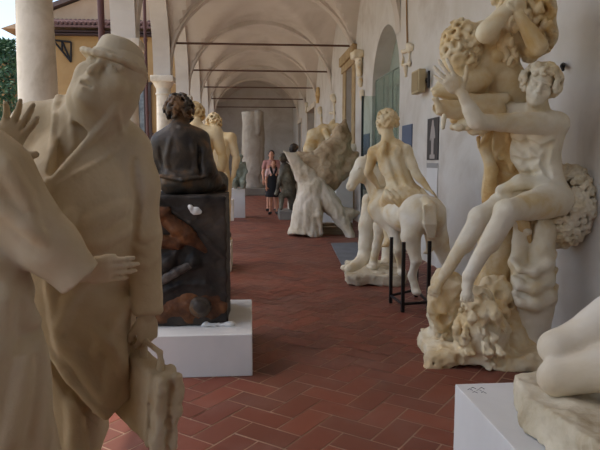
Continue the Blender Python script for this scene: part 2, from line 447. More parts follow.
# ------------------------------------------------------------------ floor: terracotta herringbone
X0, X1, YA, YB, XC = -2.35, 2.6, -11.4, 36.6, .365
def herring():
    a, b, g = .335, .1675, .010
    th = math.radians(52); ca, sa = math.cos(th), math.sin(th)
    V = []; F = []; C = []
    g2 = random.Random(3)
    def put(x, y, w, h):
        px = [(x+g/2, y+g/2), (x+w-g/2, y+g/2), (x+w-g/2, y+h-g/2), (x+g/2, y+h-g/2)]
        q = [(u*ca-v*sa+.209, u*sa+v*ca+3.586) for u, v in px]
        cx = sum(p[0] for p in q)/4; cy = sum(p[1] for p in q)/4
        if not (X0-.3 < cx < X1+.05 and YA < cy < YB): return
        n = len(V); dz = g2.uniform(-.0012, .0012)
        V.extend([(min(max(p[0], X0), X1), p[1], dz) for p in q]); F.append((n, n+1, n+2, n+3)); C.append(g2.random())
    N = 330
    for i in range(-N, N):
        for j in range(-N, N):
            # two tiles per 2x2-unit step of the herringbone
            k = (i-j) % 4
            x, y = i*b, j*b
            if k == 0: put(x, y, a, b)
            elif k == 3: put(x, y, b, a)
    me = bpy.data.meshes.new('floor')
    n0 = len(V)
    V.extend([(X0, YA, -.0035), (X1, YA, -.0035), (X1, YB, -.0035), (X0, YB, -.0035), (X0, YA, -.3), (X1, YA, -.3), (X1, YB, -.3), (X0, YB, -.3)])
    G = [(n0, n0+1, n0+2, n0+3), (n0+7, n0+6, n0+5, n0+4), (n0, n0+4, n0+5, n0+1), (n0+1, n0+5, n0+6, n0+2), (n0+2, n0+6, n0+7, n0+3), (n0+3, n0+7, n0+4, n0)]
    me.from_pydata(V, [], F+G)
    at = me.attributes.new('tile', 'FLOAT', 'FACE'); at.data.foreach_set('value', C+[0]*len(G))
    m, nt, bs = new_mat('terracotta_tile')
    an = nt.nodes.new('ShaderNodeAttribute'); an.attribute_name = 'tile'
    r = nt.nodes.new('ShaderNodeValToRGB'); e = r.color_ramp.elements
    cols = [(102, 60, 46), (120, 66, 50), (110, 66, 52), (130, 72, 54), (94, 56, 46)]
    while len(e) < 5: e.new(.5)
    for i, c in enumerate(cols): e[i].position = i/4; e[i].color = (*lin(c), 1)
    nt.links.new(an.outputs['Fac'], r.inputs['Fac'])
    tc = nt.nodes.new('ShaderNodeTexCoord'); nz = nt.nodes.new('ShaderNodeTexNoise'); nz.inputs['Scale'].default_value = 1.3; nz.inputs['Detail'].default_value = 9; nz.inputs['Roughness'].default_value = .65
    nt.links.new(tc.outputs['Object'], nz.inputs['Vector'])
    mx = nt.nodes.new('ShaderNodeMix'); mx.data_type = 'RGBA'
    mr = nt.nodes.new('ShaderNodeMapRange'); mr.inputs['From Min'].default_value = .48; mr.inputs['From Max'].default_value = .8; mr.inputs['To Max'].default_value = .45
    nt.links.new(nz.outputs['Fac'], mr.inputs['Value']); nt.links.new(mr.outputs['Result'], mx.inputs['Factor'])
    nt.links.new(r.outputs['Color'], mx.inputs['A']); mx.inputs['B'].default_value = (*lin((150, 118, 106)), 1)
    nt.links.new(mx.outputs['Result'], bs.inputs['Base Color'])
    bs.inputs['Roughness'].default_value = .55; bs.inputs['Specular IOR Level'].default_value = .3
    bp = nt.nodes.new('ShaderNodeBump'); bp.inputs['Strength'].default_value = .15; bp.inputs['Distance'].default_value = .01
    n2 = nt.nodes.new('ShaderNodeTexNoise'); n2.inputs['Scale'].default_value = 14; nt.links.new(tc.outputs['Object'], n2.inputs['Vector'])
    nt.links.new(n2.outputs['Fac'], bp.inputs['Height']); nt.links.new(bp.outputs['Normal'], bs.inputs['Normal'])
    me.materials.append(m); me.materials.append(mixed('tile_grout', [(168, 138, 116), (196, 170, 148)], 3, 6, .9))
    me.polygons.foreach_set('material_index', [0]*len(F)+[1]*len(G))
    o = link('floor', me); struct(o)
herring()

# ------------------------------------------------------------------ walls, arcade and vault
BAY = 4.4; KY = [-11.4+BAY*k+.2 for k in range(12)]      # column lines: ... 2.0, 6.4, 10.8, 15.2 ...
KY = [y-.2 for y in KY]
KY = [1.8+BAY*k for k in range(-3, 9)]                   # -11.4 ... 37.0
ZC, ZS = 3.50, 3.72                                       # capital top, springing
XW, XA, XB = 2.6, -1.87, -2.27
def arcade():
    """wall over the columns with one round arch per bay"""
    m = MB(); bm = m.bm
    for y0, y1 in zip(KY, KY[1:]):
        yc = (y0+y1)/2; r = BAY/2-.2; N = 28
        arc = [(yc-r*math.cos(PI*i/N), ZS+r*math.sin(PI*i/N)) for i in range(N+1)]
        low = [(y0, ZC), (y0+.2, ZC)]+arc+[(y1-.2, ZC), (y1, ZC)]
        cols = []
        for (y, z) in low:
            cols.append([bm.verts.new((x, y, zz)) for x, zz in ((XA, z), (XB, z), (XA, 7.2), (XB, 7.2))])
        for a, b in zip(cols, cols[1:]):
            if abs(a[0].co.y-b[0].co.y) > 1e-5:
                bm.faces.new((a[0], b[0], b[2], a[2])); bm.faces.new((a[1], a[3], b[3], b[1])); bm.faces.new((a[2], b[2], b[3], a[3]))
            bm.faces.new((a[0], a[1], b[1], b[0]))
    bmesh.ops.remove_doubles(bm, verts=bm.verts[:], dist=1e-5)
    bmesh.ops.recalc_face_normals(bm, faces=bm.faces[:])
    return struct(m.build('wall_left', VAULT))
arcade()
struct(MB().box((XB+.02, YA, -.2), (XA-.02, -1.9, 6.2)).build('rear_light_block', PLASTER))  # unseen wall added across the rear arches to cut light from behind
def vault():
    V = []; F = []
    nx, ny = 40, 30
    hx = (XW-XA)/2
    zx = lambda x: ZS+2.02*math.sqrt(max(0, 1-((x-XC)/hx)**2))
    for y0, y1 in zip(KY, KY[1:]):
        yc = (y0+y1)/2; n = len(V)
        for j in range(ny+1):
            y = y0+BAY*(.5-.5*math.cos(PI*j/ny))
            for i in range(nx+1):
                x = XC-hx*math.cos(PI*i/nx)
                zy = ZS+2.02*math.sqrt(max(0, 1-((y-yc)/2.2)**2)); dm = .32*max(0, 1-((y-yc)/2.2)**2)*max(0, 1-((x-XC)/hx)**2)
                V.append((x, y, max(zx(x), zy)+dm+.03))
        for j in range(ny):
            for i in range(nx):
                a = n+j*(nx+1)+i; F.append((a, a+nx+1, a+nx+2, a+1))
    # transverse arches: broad flat bands on every column line
    for y in KY:
        n = len(V); N = 40
        for i in range(N+1):
            t = PI*i/N; x = XC-(hx-.012)*math.cos(t); z = ZS-.02+2.0*math.sin(t)
            xo = XC-(hx+.05)*math.cos(t); zo = ZS-.1+2.3*math.sin(t)
            for q in (-.15, .15): V.append((x, y+q, z))
            for q in (-.15, .15): V.append((xo, y+q, zo))
        for i in range(N):
            a = n+4*i; b = a+4
            F += [(a, a+1, b+1, b), (a, b, b+2, a+2), (a+1, a+3, b+3, b+1)]
    me = bpy.data.meshes.new('ceiling'); me.from_pydata(V, [], F)
    me.polygons.foreach_set('use_smooth', [True]*len(F)); me.set_sharp_from_angle(angle=math.radians(22))
    struct(link('ceiling', me, VAULT))
    struct(MB().box((XB-.5, YA-.4, 7.2), (XW+.6, 37.4, 7.4)).build('sun_block_slab', STONE))  # unseen slab added above the vault to keep the sun out
vault()
def right_wall():
    """plaster wall with an arched doorway and tall openings cut through it"""
    T = .45
    ops = [(10.43, 12.8, 'arch'), (15.3, 16.28, 3.86), (24.2, 27.2, 3.6), (30.6, 32.2, 3.4)]
    m = MB(); bm = m.bm; y = YA-.4
    for a, b, k in ops:
        m.box((XW, y, -.2), (XW+T, a, 7.2))
        if k == 'arch':
            yc, r, zs = (a+b)/2, (b-a)/2, 2.86; N = 24
            pts = [(yc-r*math.cos(PI*i/N), zs+r*math.sin(PI*i/N)) for i in range(N+1)]
            for (ya, za), (yb, zb) in zip(pts, pts[1:]):
                m.prism([(XW, ya, za), (XW, yb, zb), (XW, yb, 7.2), (XW, ya, 7.2)], (T, 0, 0))
        else: m.box((XW, a, k), (XW+T, b, 7.2))
        y = b
    m.box((XW, y, -.2), (XW+T, 37.4, 7.2))
    bmesh.ops.remove_doubles(bm, verts=bm.verts[:], dist=1e-5)
    struct(m.build('wall_right', PLASTER))
    struct(MB().box((XW+T+1.6, 9, -.2), (XW+T+1.7, 34, 5.2)).box((XW+T, 8.9, -.2), (XW+T+1.7, 9, 5.2)).box((XW+T, 34, -.2), (XW+T+1.7, 34.1, 5.2)).box((XW+T, 9, 5.1), (XW+T+1.7, 34, 5.2)).box((XW+T, 9, -.2), (XW+T+1.7, 34, -.01)).build('wall_rooms_behind', PLASTER))
right_wall()
struct(MB().box((XB, 36.6, -.2), (XW+.4, 37.0, 7.2)).build('wall_end', PLASTER))
struct(MB().box((XB, YA-.4, -.2), (XW, YA, 7.2)).build('wall_back', PLASTER))

# stone surround of the dark tall doorway
d1 = struct(MB().box((2.575, 14.85, 0), (2.605, 15.3, 3.86)).box((2.575, 16.28, 0), (2.605, 16.8, 3.86)).box((2.54, 14.8, 3.86), (2.605, 16.85, 4.05), .01).box((2.48, 14.7, 4.05), (2.605, 16.9, 4.3), .02).build('door_1', mixed('yellow_stone_surround', [(150, 126, 92), (184, 162, 124)], 3, 7, .85, .4, 20)))
MB().box((2.9, 15.3, 0), (2.96, 16.28, 3.86)).build('door_leaf', flat('dark_brown_door', (70, 52, 44), .6), d1)
d3 = struct(MB().box((2.58, 24.0, 0), (2.62, 24.2, 3.6)).box((2.58, 27.2, 0), (2.62, 27.4, 3.6)).box((2.54, 23.9, 3.6), (2.62, 27.5, 3.8)).build('door_3', STONE))
MB().box((2.9, 24.2, 0), (2.96, 27.2, 3.6)).build('door_leaf', flat('tan_door', (142, 122, 96), .7), d3)
d4 = struct(MB().box((2.58, 30.4, 0), (2.62, 30.6, 3.4)).box((2.58, 32.2, 0), (2.62, 32.4, 3.4)).box((2.54, 30.3, 3.4), (2.62, 32.5, 3.6)).build('door_4', STONE))
MB().box((2.9, 30.6, 0), (2.96, 32.2, 3.4)).build('door_leaf', flat('brown_door', (92, 74, 58), .7), d4)
# arched glass door
def glass_mat(name, c, mixv=.5, rough=.1):
    m, nt, b = new_mat(name)
    b.inputs['Base Color'].default_value = (*lin(c), 1); b.inputs['Roughness'].default_value = rough
    t = nt.nodes.new('ShaderNodeBsdfTransparent'); t.inputs['Color'].default_value = (*lin((236, 244, 240)), 1)
    mx = nt.nodes.new('ShaderNodeMixShader'); mx.inputs['Fac'].default_value = mixv
    nt.links.new(t.outputs[0], mx.inputs[1]); nt.links.new(b.outputs[0], mx.inputs[2])
    nt.links.new(mx.outputs[0], nt.nodes['Material Output'].inputs['Surface'])
    return m
GLASS = glass_mat('green_tinted_glass', (176, 186, 174), .88)
d2 = MB()
yc, r, zs = 11.615, 1.185, 2.86
for y in (10.47, 11.2, 12.0, 12.76): d2.box((2.92, y-.025, 0), (2.97, y+.025, 3.0))
d2.box((2.92, 10.45, 2.98), (2.97, 12.78, 3.03)).box((2.92, 10.45, 1.28), (2.97, 12.78, 1.31))
d2 = struct(d2.build('door_2', flat('grey_green_metal', (92, 100, 92), .5, .4)))
N = 24
gp = [(2.945, 10.43, .02)]+[(2.945, yc-r*math.cos(PI*i/N), zs+r*math.sin(PI*i/N)) for i in range(N+1)]+[(2.945, 12.8, .02)]
MB().prism(gp, (.008, 0, 0)).build('door_glass', GLASS, d2)

fg = MB()
for y in (10.46, 11.25, 12.0, 12.77): fg.box((2.66, y-.012, .02), (2.684, y+.012, 3.16))
fg.box((2.66, 10.45, 3.15), (2.684, 12.78, 3.175)).build('front_frame', flat('pale_green_metal', (132, 142, 132), .5, .3), d2)
MB().box((2.668, 10.46, .02), (2.676, 12.77, 3.15)).build('front_glass', glass_mat('pale_green_pane', (170, 184, 172), .35), d2)
# ------------------------------------------------------------------ columns
def column(y, label, x=-2.07):
    t = thing('arcade_column', label, 'column', (x, y, 0), 'stone columns of the arcade')
    MB().box((x-.27, y-.27, 0), (x+.27, y+.27, .12), .01).lathe([(.26, .12), (.265, .16), (.25, .2), (.215, .22), (.22, .26), (.2, .29)], (x, y, 0)).build('base', STONE, t, True)
    MB().lathe([(.195, .29), (.196, .9), (.19, 1.8), (.172, 2.9), (.168, 3.06)], (x, y, 0)).build('shaft', STONE, t, True)
    MB().lathe([(.168, 3.06), (.19, 3.07), (.19, 3.1), (.17, 3.12), (.172, 3.22), (.19, 3.24), (.235, 3.32), (.245, 3.36)], (x, y, 0)).box((x-.27, y-.27, 3.36), (x+.27, y+.27, 3.5), .015).build('capital', STONE, t, True)
    return t
names = {-7.0: 'stone column of the arcade farthest behind the viewpoint', -2.6: 'stone column of the arcade just behind the viewpoint',
         1.8: 'stone column of the arcade standing beside the statue whose arm crosses the photo',
         6.2: 'big pale stone column behind the raised hand at the upper left',
         10.6: 'pale column whose pier rises just behind the hat of the stone man',
         15.0: 'pale column with capital between the hatted head and the seated bronze figure',
         19.4: 'pale column whose capital shows just above the curly bronze head',
         23.8: 'next slender pale column beyond the bronze head, over the cream nudes',
         28.2: 'distant arcade column, second from the far end of the gallery', 32.6: 'most distant arcade column beside the end wall'}
for y in KY[1:-1]: column(y, names[round(y, 1)])
TR = {-7.0: 'tie rod overhead at the far back of the gallery behind the viewpoint', -2.6: 'tie rod overhead just behind the viewpoint', 1.8: 'tie rod overhead above the stone man', 6.2: 'tie rod overhead in front of the seated bronze figure',
      10.6: 'tie rod overhead above the glass arched door',
      15.0: 'nearest and widest thin iron tie rod seen across the vault', 19.4: 'second iron tie rod down the vault, below the nearest one',
      23.8: 'third iron tie rod down the vault', 28.2: 'fourth iron tie rod down the vault, fainter and shorter',
      32.6: 'last and shortest iron tie rod in front of the end wall'}
for y in KY[1:-1]:
    if y < 14: continue
    yy = y+.1
    tag(MB().tube([(XA-.1, yy, 4.31), (XW+.02, yy, 4.31)], .026, 8).build('tie_rod', RODM, None, True), TR[round(y, 1)], 'tie rod', 'iron tie rods across the vault')

# ------------------------------------------------------------------ courtyard
struct(MB().box((-60, -30, -.35), (XB-.08, 34, -.06)).build('courtyard_ground', mixed('pale_gravel', [(186, 170, 148), (206, 196, 176)], 2, 8, .95, .3, 30)))
struct(MB().box((XB-.1, YA, -.3), (X0+.001, 37, .0)).build('trim_1', STONE))
b = thing('courtyard_building', 'ochre building with dark eaves and tiled roof across the courtyard', 'building', (-12, 34.5, 0))
OCW = mixed('ochre_stucco', [(156, 120, 78), (176, 140, 94)], .5, 7, .9, .2, 4)
MB().box((-12.0, 34, -.06), (-2.6, 42, 8.15)).build('wall', OCW, b)
MB().prism([(-13.6, 35.2, 8.7), (-2.6, 35.2, 8.7), (-2.6, 35.2, 12.9), (-11.0, 35.2, 9.6)], (0, 6, 0)).build('gable_wall', mixed('pinkish_stucco', [(192, 156, 124), (206, 174, 142)], .6, 6, .9), b)
MB().prism([(-12.4, 34.9, 9.15), (-2.6, 34.9, 12.95), (-2.6, 34.9, 13.2), (-12.4, 34.9, 9.4)], (0, 6.4, 0)).build('gable_roof', flat('grey_brown_tiles', (112, 92, 84), .8), b)
ev = MB()
for i in range(40):
    x = -11.9+i*.235
    ev.tube([(x, 33.2, 8.62), (x, 35.2, 9.2)], .085, 8)
ev.prism([(-12.05, 33.15, 8.5), (-12.05, 35.2, 9.1), (-12.05, 35.2, 9.0), (-12.05, 33.15, 8.4)], (9.45, 0, 0))
ev.build('eaves_roof', flat('brown_roof_tiles', (104, 74, 68), .8), b)
fs = MB()
for z in (8.16, 8.28): fs.box((-12.0, 33.3+(8.4-z), z-.05), (-2.6, 34.05, z+.02))
fs.build('fascia', flat('dark_eaves_boards', (66, 48, 48), .7), b)
wf = MB(); wa, wb = P(136, 82, 33.9), P(154.5, 186, 33.9)
for x in (wa[0], (wa[0]+wb[0])/2-.03, wb[0]-.18): wf.box((x, 33.86, wb[2]), (x+.12, 34.0, wa[2]))
for z in (wb[2], (wa[2]*.5+wb[2]*.5), wa[2]-.12): wf.box((wa[0], 33.87, z), (wb[0], 34.0, z+.1))
wf = wf.build('window', flat('dark_brown_frame', (66, 48, 42), .6), b)
MB().box((wa[0]+.05, 33.93, wb[2]+.05), (wb[0]-.1, 33.99, wa[2]-.05)).build('pane', mixed('grey_window_glass', [(70, 72, 76), (120, 124, 128), (150, 150, 148)], 1.6, 6, .15, .0, 5, spec=.6), wf)
br = MB()
pA, pB, pC = P(53, 40, 33.9), P(71, 42, 33.9), P(71, 62, 33.9)
for s_, e_ in ((pA, pB), (pB, pC), (pA, pC), ((pA+pB)/2, (pA+pC)/2), ((pA+pB)/2, pC)): br.tube([s_, e_], .05, 6)
br.build('roof_bracket', IRON, b)
for (px, y, r, lab) in ((104, 12.2, .065, 'thick red brown drainpipe above the hat of the stone man'), (147, 17.6, .045, 'thin dark drainpipe between the hatted head and the nearest capital')):
    q = P(px, 100, y); pt = thing('drainpipe', lab, 'drainpipe', (q[0], y, -.06))
    MB().tube([(q[0], y, -.06), (q[0], y, 6.6)], r, 12).build('pipe', PIPE, pt, True)
    for z in (.8, 2.8, 4.8): MB().tube([(q[0], y, z), (q[0], y, z+.08)], r*1.3, 12).build('collar', PIPE, pt)
# tree
def tree():
    g = random.Random(5)
    c = P(8, 100, 24.0); t = thing('tree', 'dark green bushy tree in the courtyard at the far left', 'tree', (c[0], 24, -.06))
    MB().tube([(c[0], 24, -.06), (c[0]+.1, 24, 2), (c[0], 24, 5.2)], [.16, .12, .03], 10).build('trunk', flat('bark', (78, 62, 48), .9), t, True)
    m = MB(); bm = m.bm
    for i in range(5200):
        z = g.random()**.8; R = 1.75*(1-z)**.75+.18
        a = g.random()*2*PI; rr = R*math.sqrt(.25+.75*g.random())*(1+.18*math.sin(3*a+7*z))
        p = Vector((c[0]+rr*math.cos(a), 24+rr*math.sin(a), .3+z*5.6))
        d = Vector((g.uniform(-1, 1), g.uniform(-1, 1), g.uniform(-.3, 1))).normalized(); u = d.orthogonal().normalized()
        L = g.uniform(.14, .3); w = L*.3
        bm.faces.new([bm.verts.new(q) for q in (p, p+d*L*.5+u*w*.5, p+d*L, p+d*L*.5-u*w*.5)])
    m.build('foliage', mixed('dark_leaves', [(40, 66, 44), (66, 96, 62), (84, 110, 84)], 3, 4, .6), t)
    h = thing('far_house', 'small pale house with grey roof behind the tree', 'house', (-14.5, 40, 0))
    MB().box((-19, 40, -.06), (-15.0, 44, 7.7)).build('wall', OCW, h)
    MB().prism([(-19.2, 39.7, 7.7), (-14.7, 39.7, 7.7), (-17.0, 39.7, 9.5)], (0, 5, 0)).build('roof', flat('grey_roof', (122, 116, 122), .8), h)
tree()

# ------------------------------------------------------------------ light
w = bpy.data.worlds.new('sky'); SC.world = w; w.use_nodes = True
nt = w.node_tree; bg = nt.nodes['Background']
sky = nt.nodes.new('ShaderNodeTexSky'); sky.sky_type = 'NISHITA'; sky.sun_disc = False
sky.sun_elevation = math.radians(62); sky.sun_rotation = math.radians(-80); sky.air_density = 1.2; sky.dust_density = 2.5; sky.ozone_density = 1.2
nt.links.new(sky.outputs['Color'], bg.inputs['Color']); bg.inputs['Strength'].default_value = .45
sl = bpy.data.lights.new('sun', 'SUN'); sl.energy = 4.5; sl.angle = math.radians(.6); sl.color = (1, .95, .86)
so = bpy.data.objects.new('sun', sl); COL.objects.link(so)
so.rotation_euler = Vector((.275, -.12, -.95)).to_track_quat('-Z', 'Y').to_euler()
SC.view_settings.view_transform = 'Standard'; SC.view_settings.look = 'None'; SC.view_settings.gamma = 1.0
SC.view_settings.use_curve_mapping = False; SC.view_settings.exposure = -.66
SC.cycles.use_denoising = True; SC.cycles.max_bounces = 10; SC.cycles.diffuse_bounces = 7; SC.cycles.transparent_max_bounces = 8
# ------------------------------------------------------------------ the tall plaster group by the right wall
def big_group():
    t = thing('sculpture_group', 'towering cream plaster group of seated youth and long-haired nymph by the right wall', 'sculpture', (1.8, 4.5, 0))
    h = .0085
    # ---- seated youth
    S = Sculpt(); s = 1.1
    pel, che, nek = P(543, 190, 4.42), P(537, 142, 4.38), P(538, 108, 4.36)
    shr, shl = P(506, 110, 4.52), P(557, 124, 4.26)      # far shoulder, near shoulder
    Rc, Rp = torso(S, pel, che, nek, shl, shr, s, 'm', back=False, abs_=False)
    hc = P(539, 88, 4.27)
    R = head(S, hc, A(-.40, -.9, -.10), A(.30, -.05, 1), 1.2)
    S.cone(nek, hc-R[:, 2]*.04, .075, .07, .02)
    curls(S, hc + R @ A(0, -.02, .04), R, A(.118, .122, .115), 85, .042, 1, lambda d: d[2] > -.45 and not (d[1] > .5 and d[2] < .45), 4, .004)
    el = P(477, 122, 3.98); wr = P(461, 92, 3.96)
    arm(S, shl, el, wr, 1.25)
    S.cone(shl, shl+(el-shl)*.5, .085, .075, .03)
    hand(S, wr, A(-.72, -.1, .68), A(.4, .8, .3), A(.65, -.45, .6), 1.35, (.25, .2, .18, .25), .16, (.5, .85, .1))
    el2 = P(492, 118, 4.75); arm(S, shr, el2, P(476, 112, 4.6), 1.1)
    for ln, r in (([(527, 134), (524, 152), (529, 172), (534, 184)], .011), ([(511, 140), (519, 148), (527, 142)], .012), ([(528, 142), (540, 151), (553, 143)], .013), ([(513, 158), (524, 164), (536, 160)], .008), ([(516, 172), (526, 176), (538, 172)], .008), ([(548, 150), (544, 164), (550, 180)], .009)):
        S.drape(ln, r, .035, 12, -.1, '-', 3.4, 5.2)
    S.ball(S.hit(531, 178, 3.4, 5.2), .011, .01, '-')
    # legs: near one steps on the front rock, far one behind it
    hA, kA, aA = P(556, 200, 4.32), P(506, 211, 3.98), P(469, 276, 4.02)
    leg(S, hA, kA, aA, 1.12, back=A(.6, .2, -.3), f=1.2); S.cone(hA, hA+(kA-hA)*.6, .118, .085, .03)
    foot(S, aA, A(-.2, -.7, -.7), A(0, .7, -.7), 1.0)
    hB, kB, aB = P(532, 188, 4.55), P(479, 217, 4.35), P(446, 272, 4.36)
    leg(S, hB, kB, aB, 1.12, back=A(.6, .2, -.3), f=1.15); S.cone(hB, hB+(kB-hB)*.6, .11, .085, .03)
    foot(S, aB, A(-.55, -.45, -.7), A(-.3, .6, -.7), 1.0)
    # cloth over the far thigh
    S.chain([P(500, 190, 4.4), P(520, 182, 4.35), P(545, 183, 4.3)], [.035, .05, .04], .04)
    S.rough(.003, 22, 2)
    S.build('seated_youth', .0062, CREAM, t)
    # ---- nymph above, arms raised over her head, torso falling to the left
    S = Sculpt(); s = 1.05
    che, pel, nek = P(495, 54, 4.55), P(468, 84, 4.6), P(508, 26, 4.52)
    shl, shr = P(490, 34, 4.38), P(523, 46, 4.5)
    u = nrm(nek-pel); r = nrm(shr-shl)
    torso(S, pel, che, nek, shr, shl, .98, 'f', back=False)
    hc = P(513, 6, 4.5); R = head(S, hc, A(-.3, -.75, .5), A(.35, .3, .9), 1.0)
    S.cone(nek, hc, .06, .06, .02)
    eL, wL = P(486, 33, 4.25), P(510, 6, 4.22)
    S.chain([shl, eL], [.075, .062], .03); arm(S, eL, (eL+wL)/2, wL, 1.15); S.cone(eL, wL, .066, .042, .02)
    hand(S, wL, A(.75, -.1, .6), A(.2, .6, -.3), A(-.3, -.6, .5), 1.0, (.5, .5, .55, .6))
    eR, wR = P(538, 46, 4.22), P(519, 15, 4.2)
    S.chain([shr, P(534, 50, 4.35), eR], [.06, .06, .055], .03); S.cone(eR, wR, .062, .04, .02); S.cone(eR, eR+(wR-eR)*.45, .066, .056, .02)
    hand(S, wR, A(-.05, -.1, .95), A(-.4, .6, .1), A(-.8, -.3, .1), 1.0, (.35, .5, .5, .5))
    S.chain([P(500, 60, 4.6), P(507, 86, 4.62), P(512, 100, 4.62)], [.13, .15, .12], .05)
    # thighs running left under the drapery
    S.chain([P(470, 83, 4.62), P(448, 88, 4.56), P(433, 90, 4.5)], [.115, .085, .02], .05)
    S.chain([P(480, 78, 4.5), P(456, 90, 4.42), P(436, 93, 4.38)], [.09, .07, .03], .05)
    S.rough(.003, 22, 2)
    S.build('nymph', h, CREAM2, t)
    # ---- her hair: long rolled strands
    S = Sculpt(); g = np.random.default_rng(11)
    S.chain([P(508, -10, 4.56), P(534, 10, 4.56), P(540, 36, 4.56), P(530, 54, 4.56)], [.14, .15, .12, .07], .05)
    S.chain([P(502, 26, 4.46), P(505, 46, 4.44), P(512, 62, 4.46)], [.06, .065, .045], .03)
    for i in range(26):
        a = i/25; n = 18; ph = g.uniform(0, 6)
        x0, x1 = 492+60*a, 496+58*a; y1 = 68-14*a
        ln = [(x0+(x1-x0)*q/n+2.6*math.sin(ph+q*.9), -8+(y1+8)*q/n) for q in range(n+1)]
        S.drape(ln, [.014, .021, .021, .012], .005, 34, -.35 if i % 2 == 0 else .0, '+', 3.9, 5.0)
    S.build('flowing_hair', .0085, CREAM2, t)
    # ---- curling locks and flowers at her left
    S = Sculpt(); c = P(461, 46, 4.5)
    S.ell(c, A(.122, .118, .157), None, .02)
    curls(S, c, np.eye(3), A(.125, .12, .165), 75, .042, 1, lambda d: d[1] < .6, 8, .008)
    S.chain([P(470, 40, 4.5), P(482, 30, 4.5)], [.09, .07], .04)
    S.chain([P(458, 62, 4.5), P(466, 74, 4.52)], [.09, .08], .04)
    S.build('curling_locks', .008, CREAM2, t)
    # ---- horn with fruit, under the nymph
    S = Sculpt()
    S.cone(P(492, 112, 4.5), P(440, 108, 4.34), .105, .058, .03); S.ell(P(437, 108, 4.32), A(.03, .04, .04), None, .015, '-')
    S.chain([P(440, 110, 4.3), P(436, 100, 4.28), P(433, 99, 4.28)], [.03, .016, .012], .02)
    S.chain([P(444, 116, 4.24), P(443, 128, 4.24)], [.016, .012], .01)
    S.chain([P(437, 91, 4.42), P(470, 98, 4.42), P(505, 98, 4.46)], [.02, .035, .04], .02)
    g = np.random.default_rng(3)
    for i in range(26):
        p = P(452+g.uniform(0, 40), 118+g.uniform(-2, 14), 4.40+g.uniform(-.1, .12))
        S.ell(p, A(.05, .03, .04)*g.uniform(.6, 1.2), frame(g.normal(size=3), A(0, 0, 1)), .015)
    S.rough(.008, 14, 3)
    S.build('horn_of_plenty', .009, CREAM2, t)
    # ---- twisted trunk behind
    S = Sculpt()
    S.chain([P(506, 100, 4.72), P(508, 150, 4.70), P(505, 190, 4.72), P(498, 235, 4.72), P(488, 300, 4.66), P(485, 350, 4.62)], [.20, .20, .17, .15, .17, .2], .05)
    S.chain([P(490, 122, 4.56), P(485, 146, 4.54), P(492, 170, 4.54), P(489, 200, 4.56), P(496, 222, 4.56)], [.06, .05, .055, .05, .05], .03)
    S.chain([P(500, 118, 4.56), P(520, 140, 4.54), P(516, 165, 4.54), P(528, 182, 4.56)], [.05, .06, .05, .05], .04)
    S.chain([P(478, 138, 4.5), P(479, 148, 4.5)], [.022, .012], .01)
    S.chain([P(492, 205, 4.5), P(520, 214, 4.4), P(528, 240, 4.42)], [.04, .05, .045], .03)
    for x, y in ((510, 138), (500, 156), (514, 168)): 
        p = S.hit(x, y, 4, 5.2); S.ell(p, A(.035, .04, .045), None, .03); S.ell(p+A(0, -.04, 0), A(.018, .03, .024), None, .01, '-')
    S.rough(.03, 7, 3, st=(1, 1, .45))
    S.build('tree_trunk', .0115, OCHRE, t)
    # ---- mass of pitted flowers he sits on
    S = Sculpt()
    R = frame(A(.2, 1, 0), A(.25, 0, 1))
    S.ell(P(560, 210, 4.6), A(.2, .26, .27), R, .03); S.ell(P(572, 188, 4.6), A(.13, .22, .17), None, .08); S.ell(P(548, 228, 4.55), A(.13, .2, .15), None, .08)
    g = np.random.default_rng(21)
    for i in range(260):
        z = 1-2*(i+.5)/260; a = i*2.39996; q = math.sqrt(1-z*z); d = A(q*math.cos(a), q*math.sin(a), z)
        c = P(561, 207, 4.56) + R @ (d*A(.235, .30, .315))
        if d[0]*.5-d[1] < -.5: continue
        r = .034*g.uniform(.7, 1.2)
        S.ball(c, r, .012)
        S.ball(c+R @ d*r*1.05, r*.5, .006, '-')
    S.rough(.018, 22, 3)
    S.build('flower_seat', .0085, CREAM, t)
    # ---- goat-footed stump under the seat
    S = Sculpt(); sd = A(1, 0, 0)
    S.chain([P(521, 222, 4.45), P(521, 246, 4.42), P(517, 262, 4.42)], [.055, .058, .075], .03)
    S.chain([P(545, 228, 4.4), P(541, 250, 4.38), P(538, 268, 4.4)], [.085, .085, .1], .03)
    S.chain([P(505, 214, 4.4), P(516, 222, 4.42), P(528, 232, 4.38)], [.03, .035, .03], .02)
    S.econe(P(530, 262, 4.42), P(533, 300, 4.42), (.15, .14), (.175, .16), sd, .04)
    S.econe(P(533, 298, 4.42), P(529, 340, 4.42), (.175, .16), (.135, .14), sd, .05)
    S.econe(P(528, 335, 4.42), P(524, 384, 4.46), (.12, .13), (.125, .14), sd, .04)
    for i in range(3):
        y0 = 258+i*17; S.chain([P(512, y0+2, 4.36), P(520, y0+12, 4.28), P(534, y0+15, 4.25), P(550, y0+6, 4.29), P(557, y0-6, 4.40)], [.006, .010, .012, .010, .006], .08)
    S.chain([P(514, 345, 4.32), P(508, 376, 4.32)], [.06, .05], .04); S.chain([P(536, 345, 4.32), P(540, 374, 4.36)], [.06, .05], .04)
    S.rough(.012, 9, 3)
    S.build('draped_stump', .011, CREAM, t)
    # ---- rocks and big leaves at the foot
    S = Sculpt()
    S.chain([P(446, 352, 4.6), P(447, 320, 4.58), P(446, 292, 4.5), P(447, 282, 4.44)], [.19, .15, .13, .10], .06)
    S.chain([P(434, 338, 4.66), P(442, 358, 4.45), P(458, 370, 4.22), P(482, 378, 4.08), P(512, 378, 4.1)], [.11, .11, .10, .09, .09], .06)
    S.chain([P(484, 366, 4.25), P(482, 335, 4.2), P(478, 308, 4.15)], [.2, .18, .13], .06)
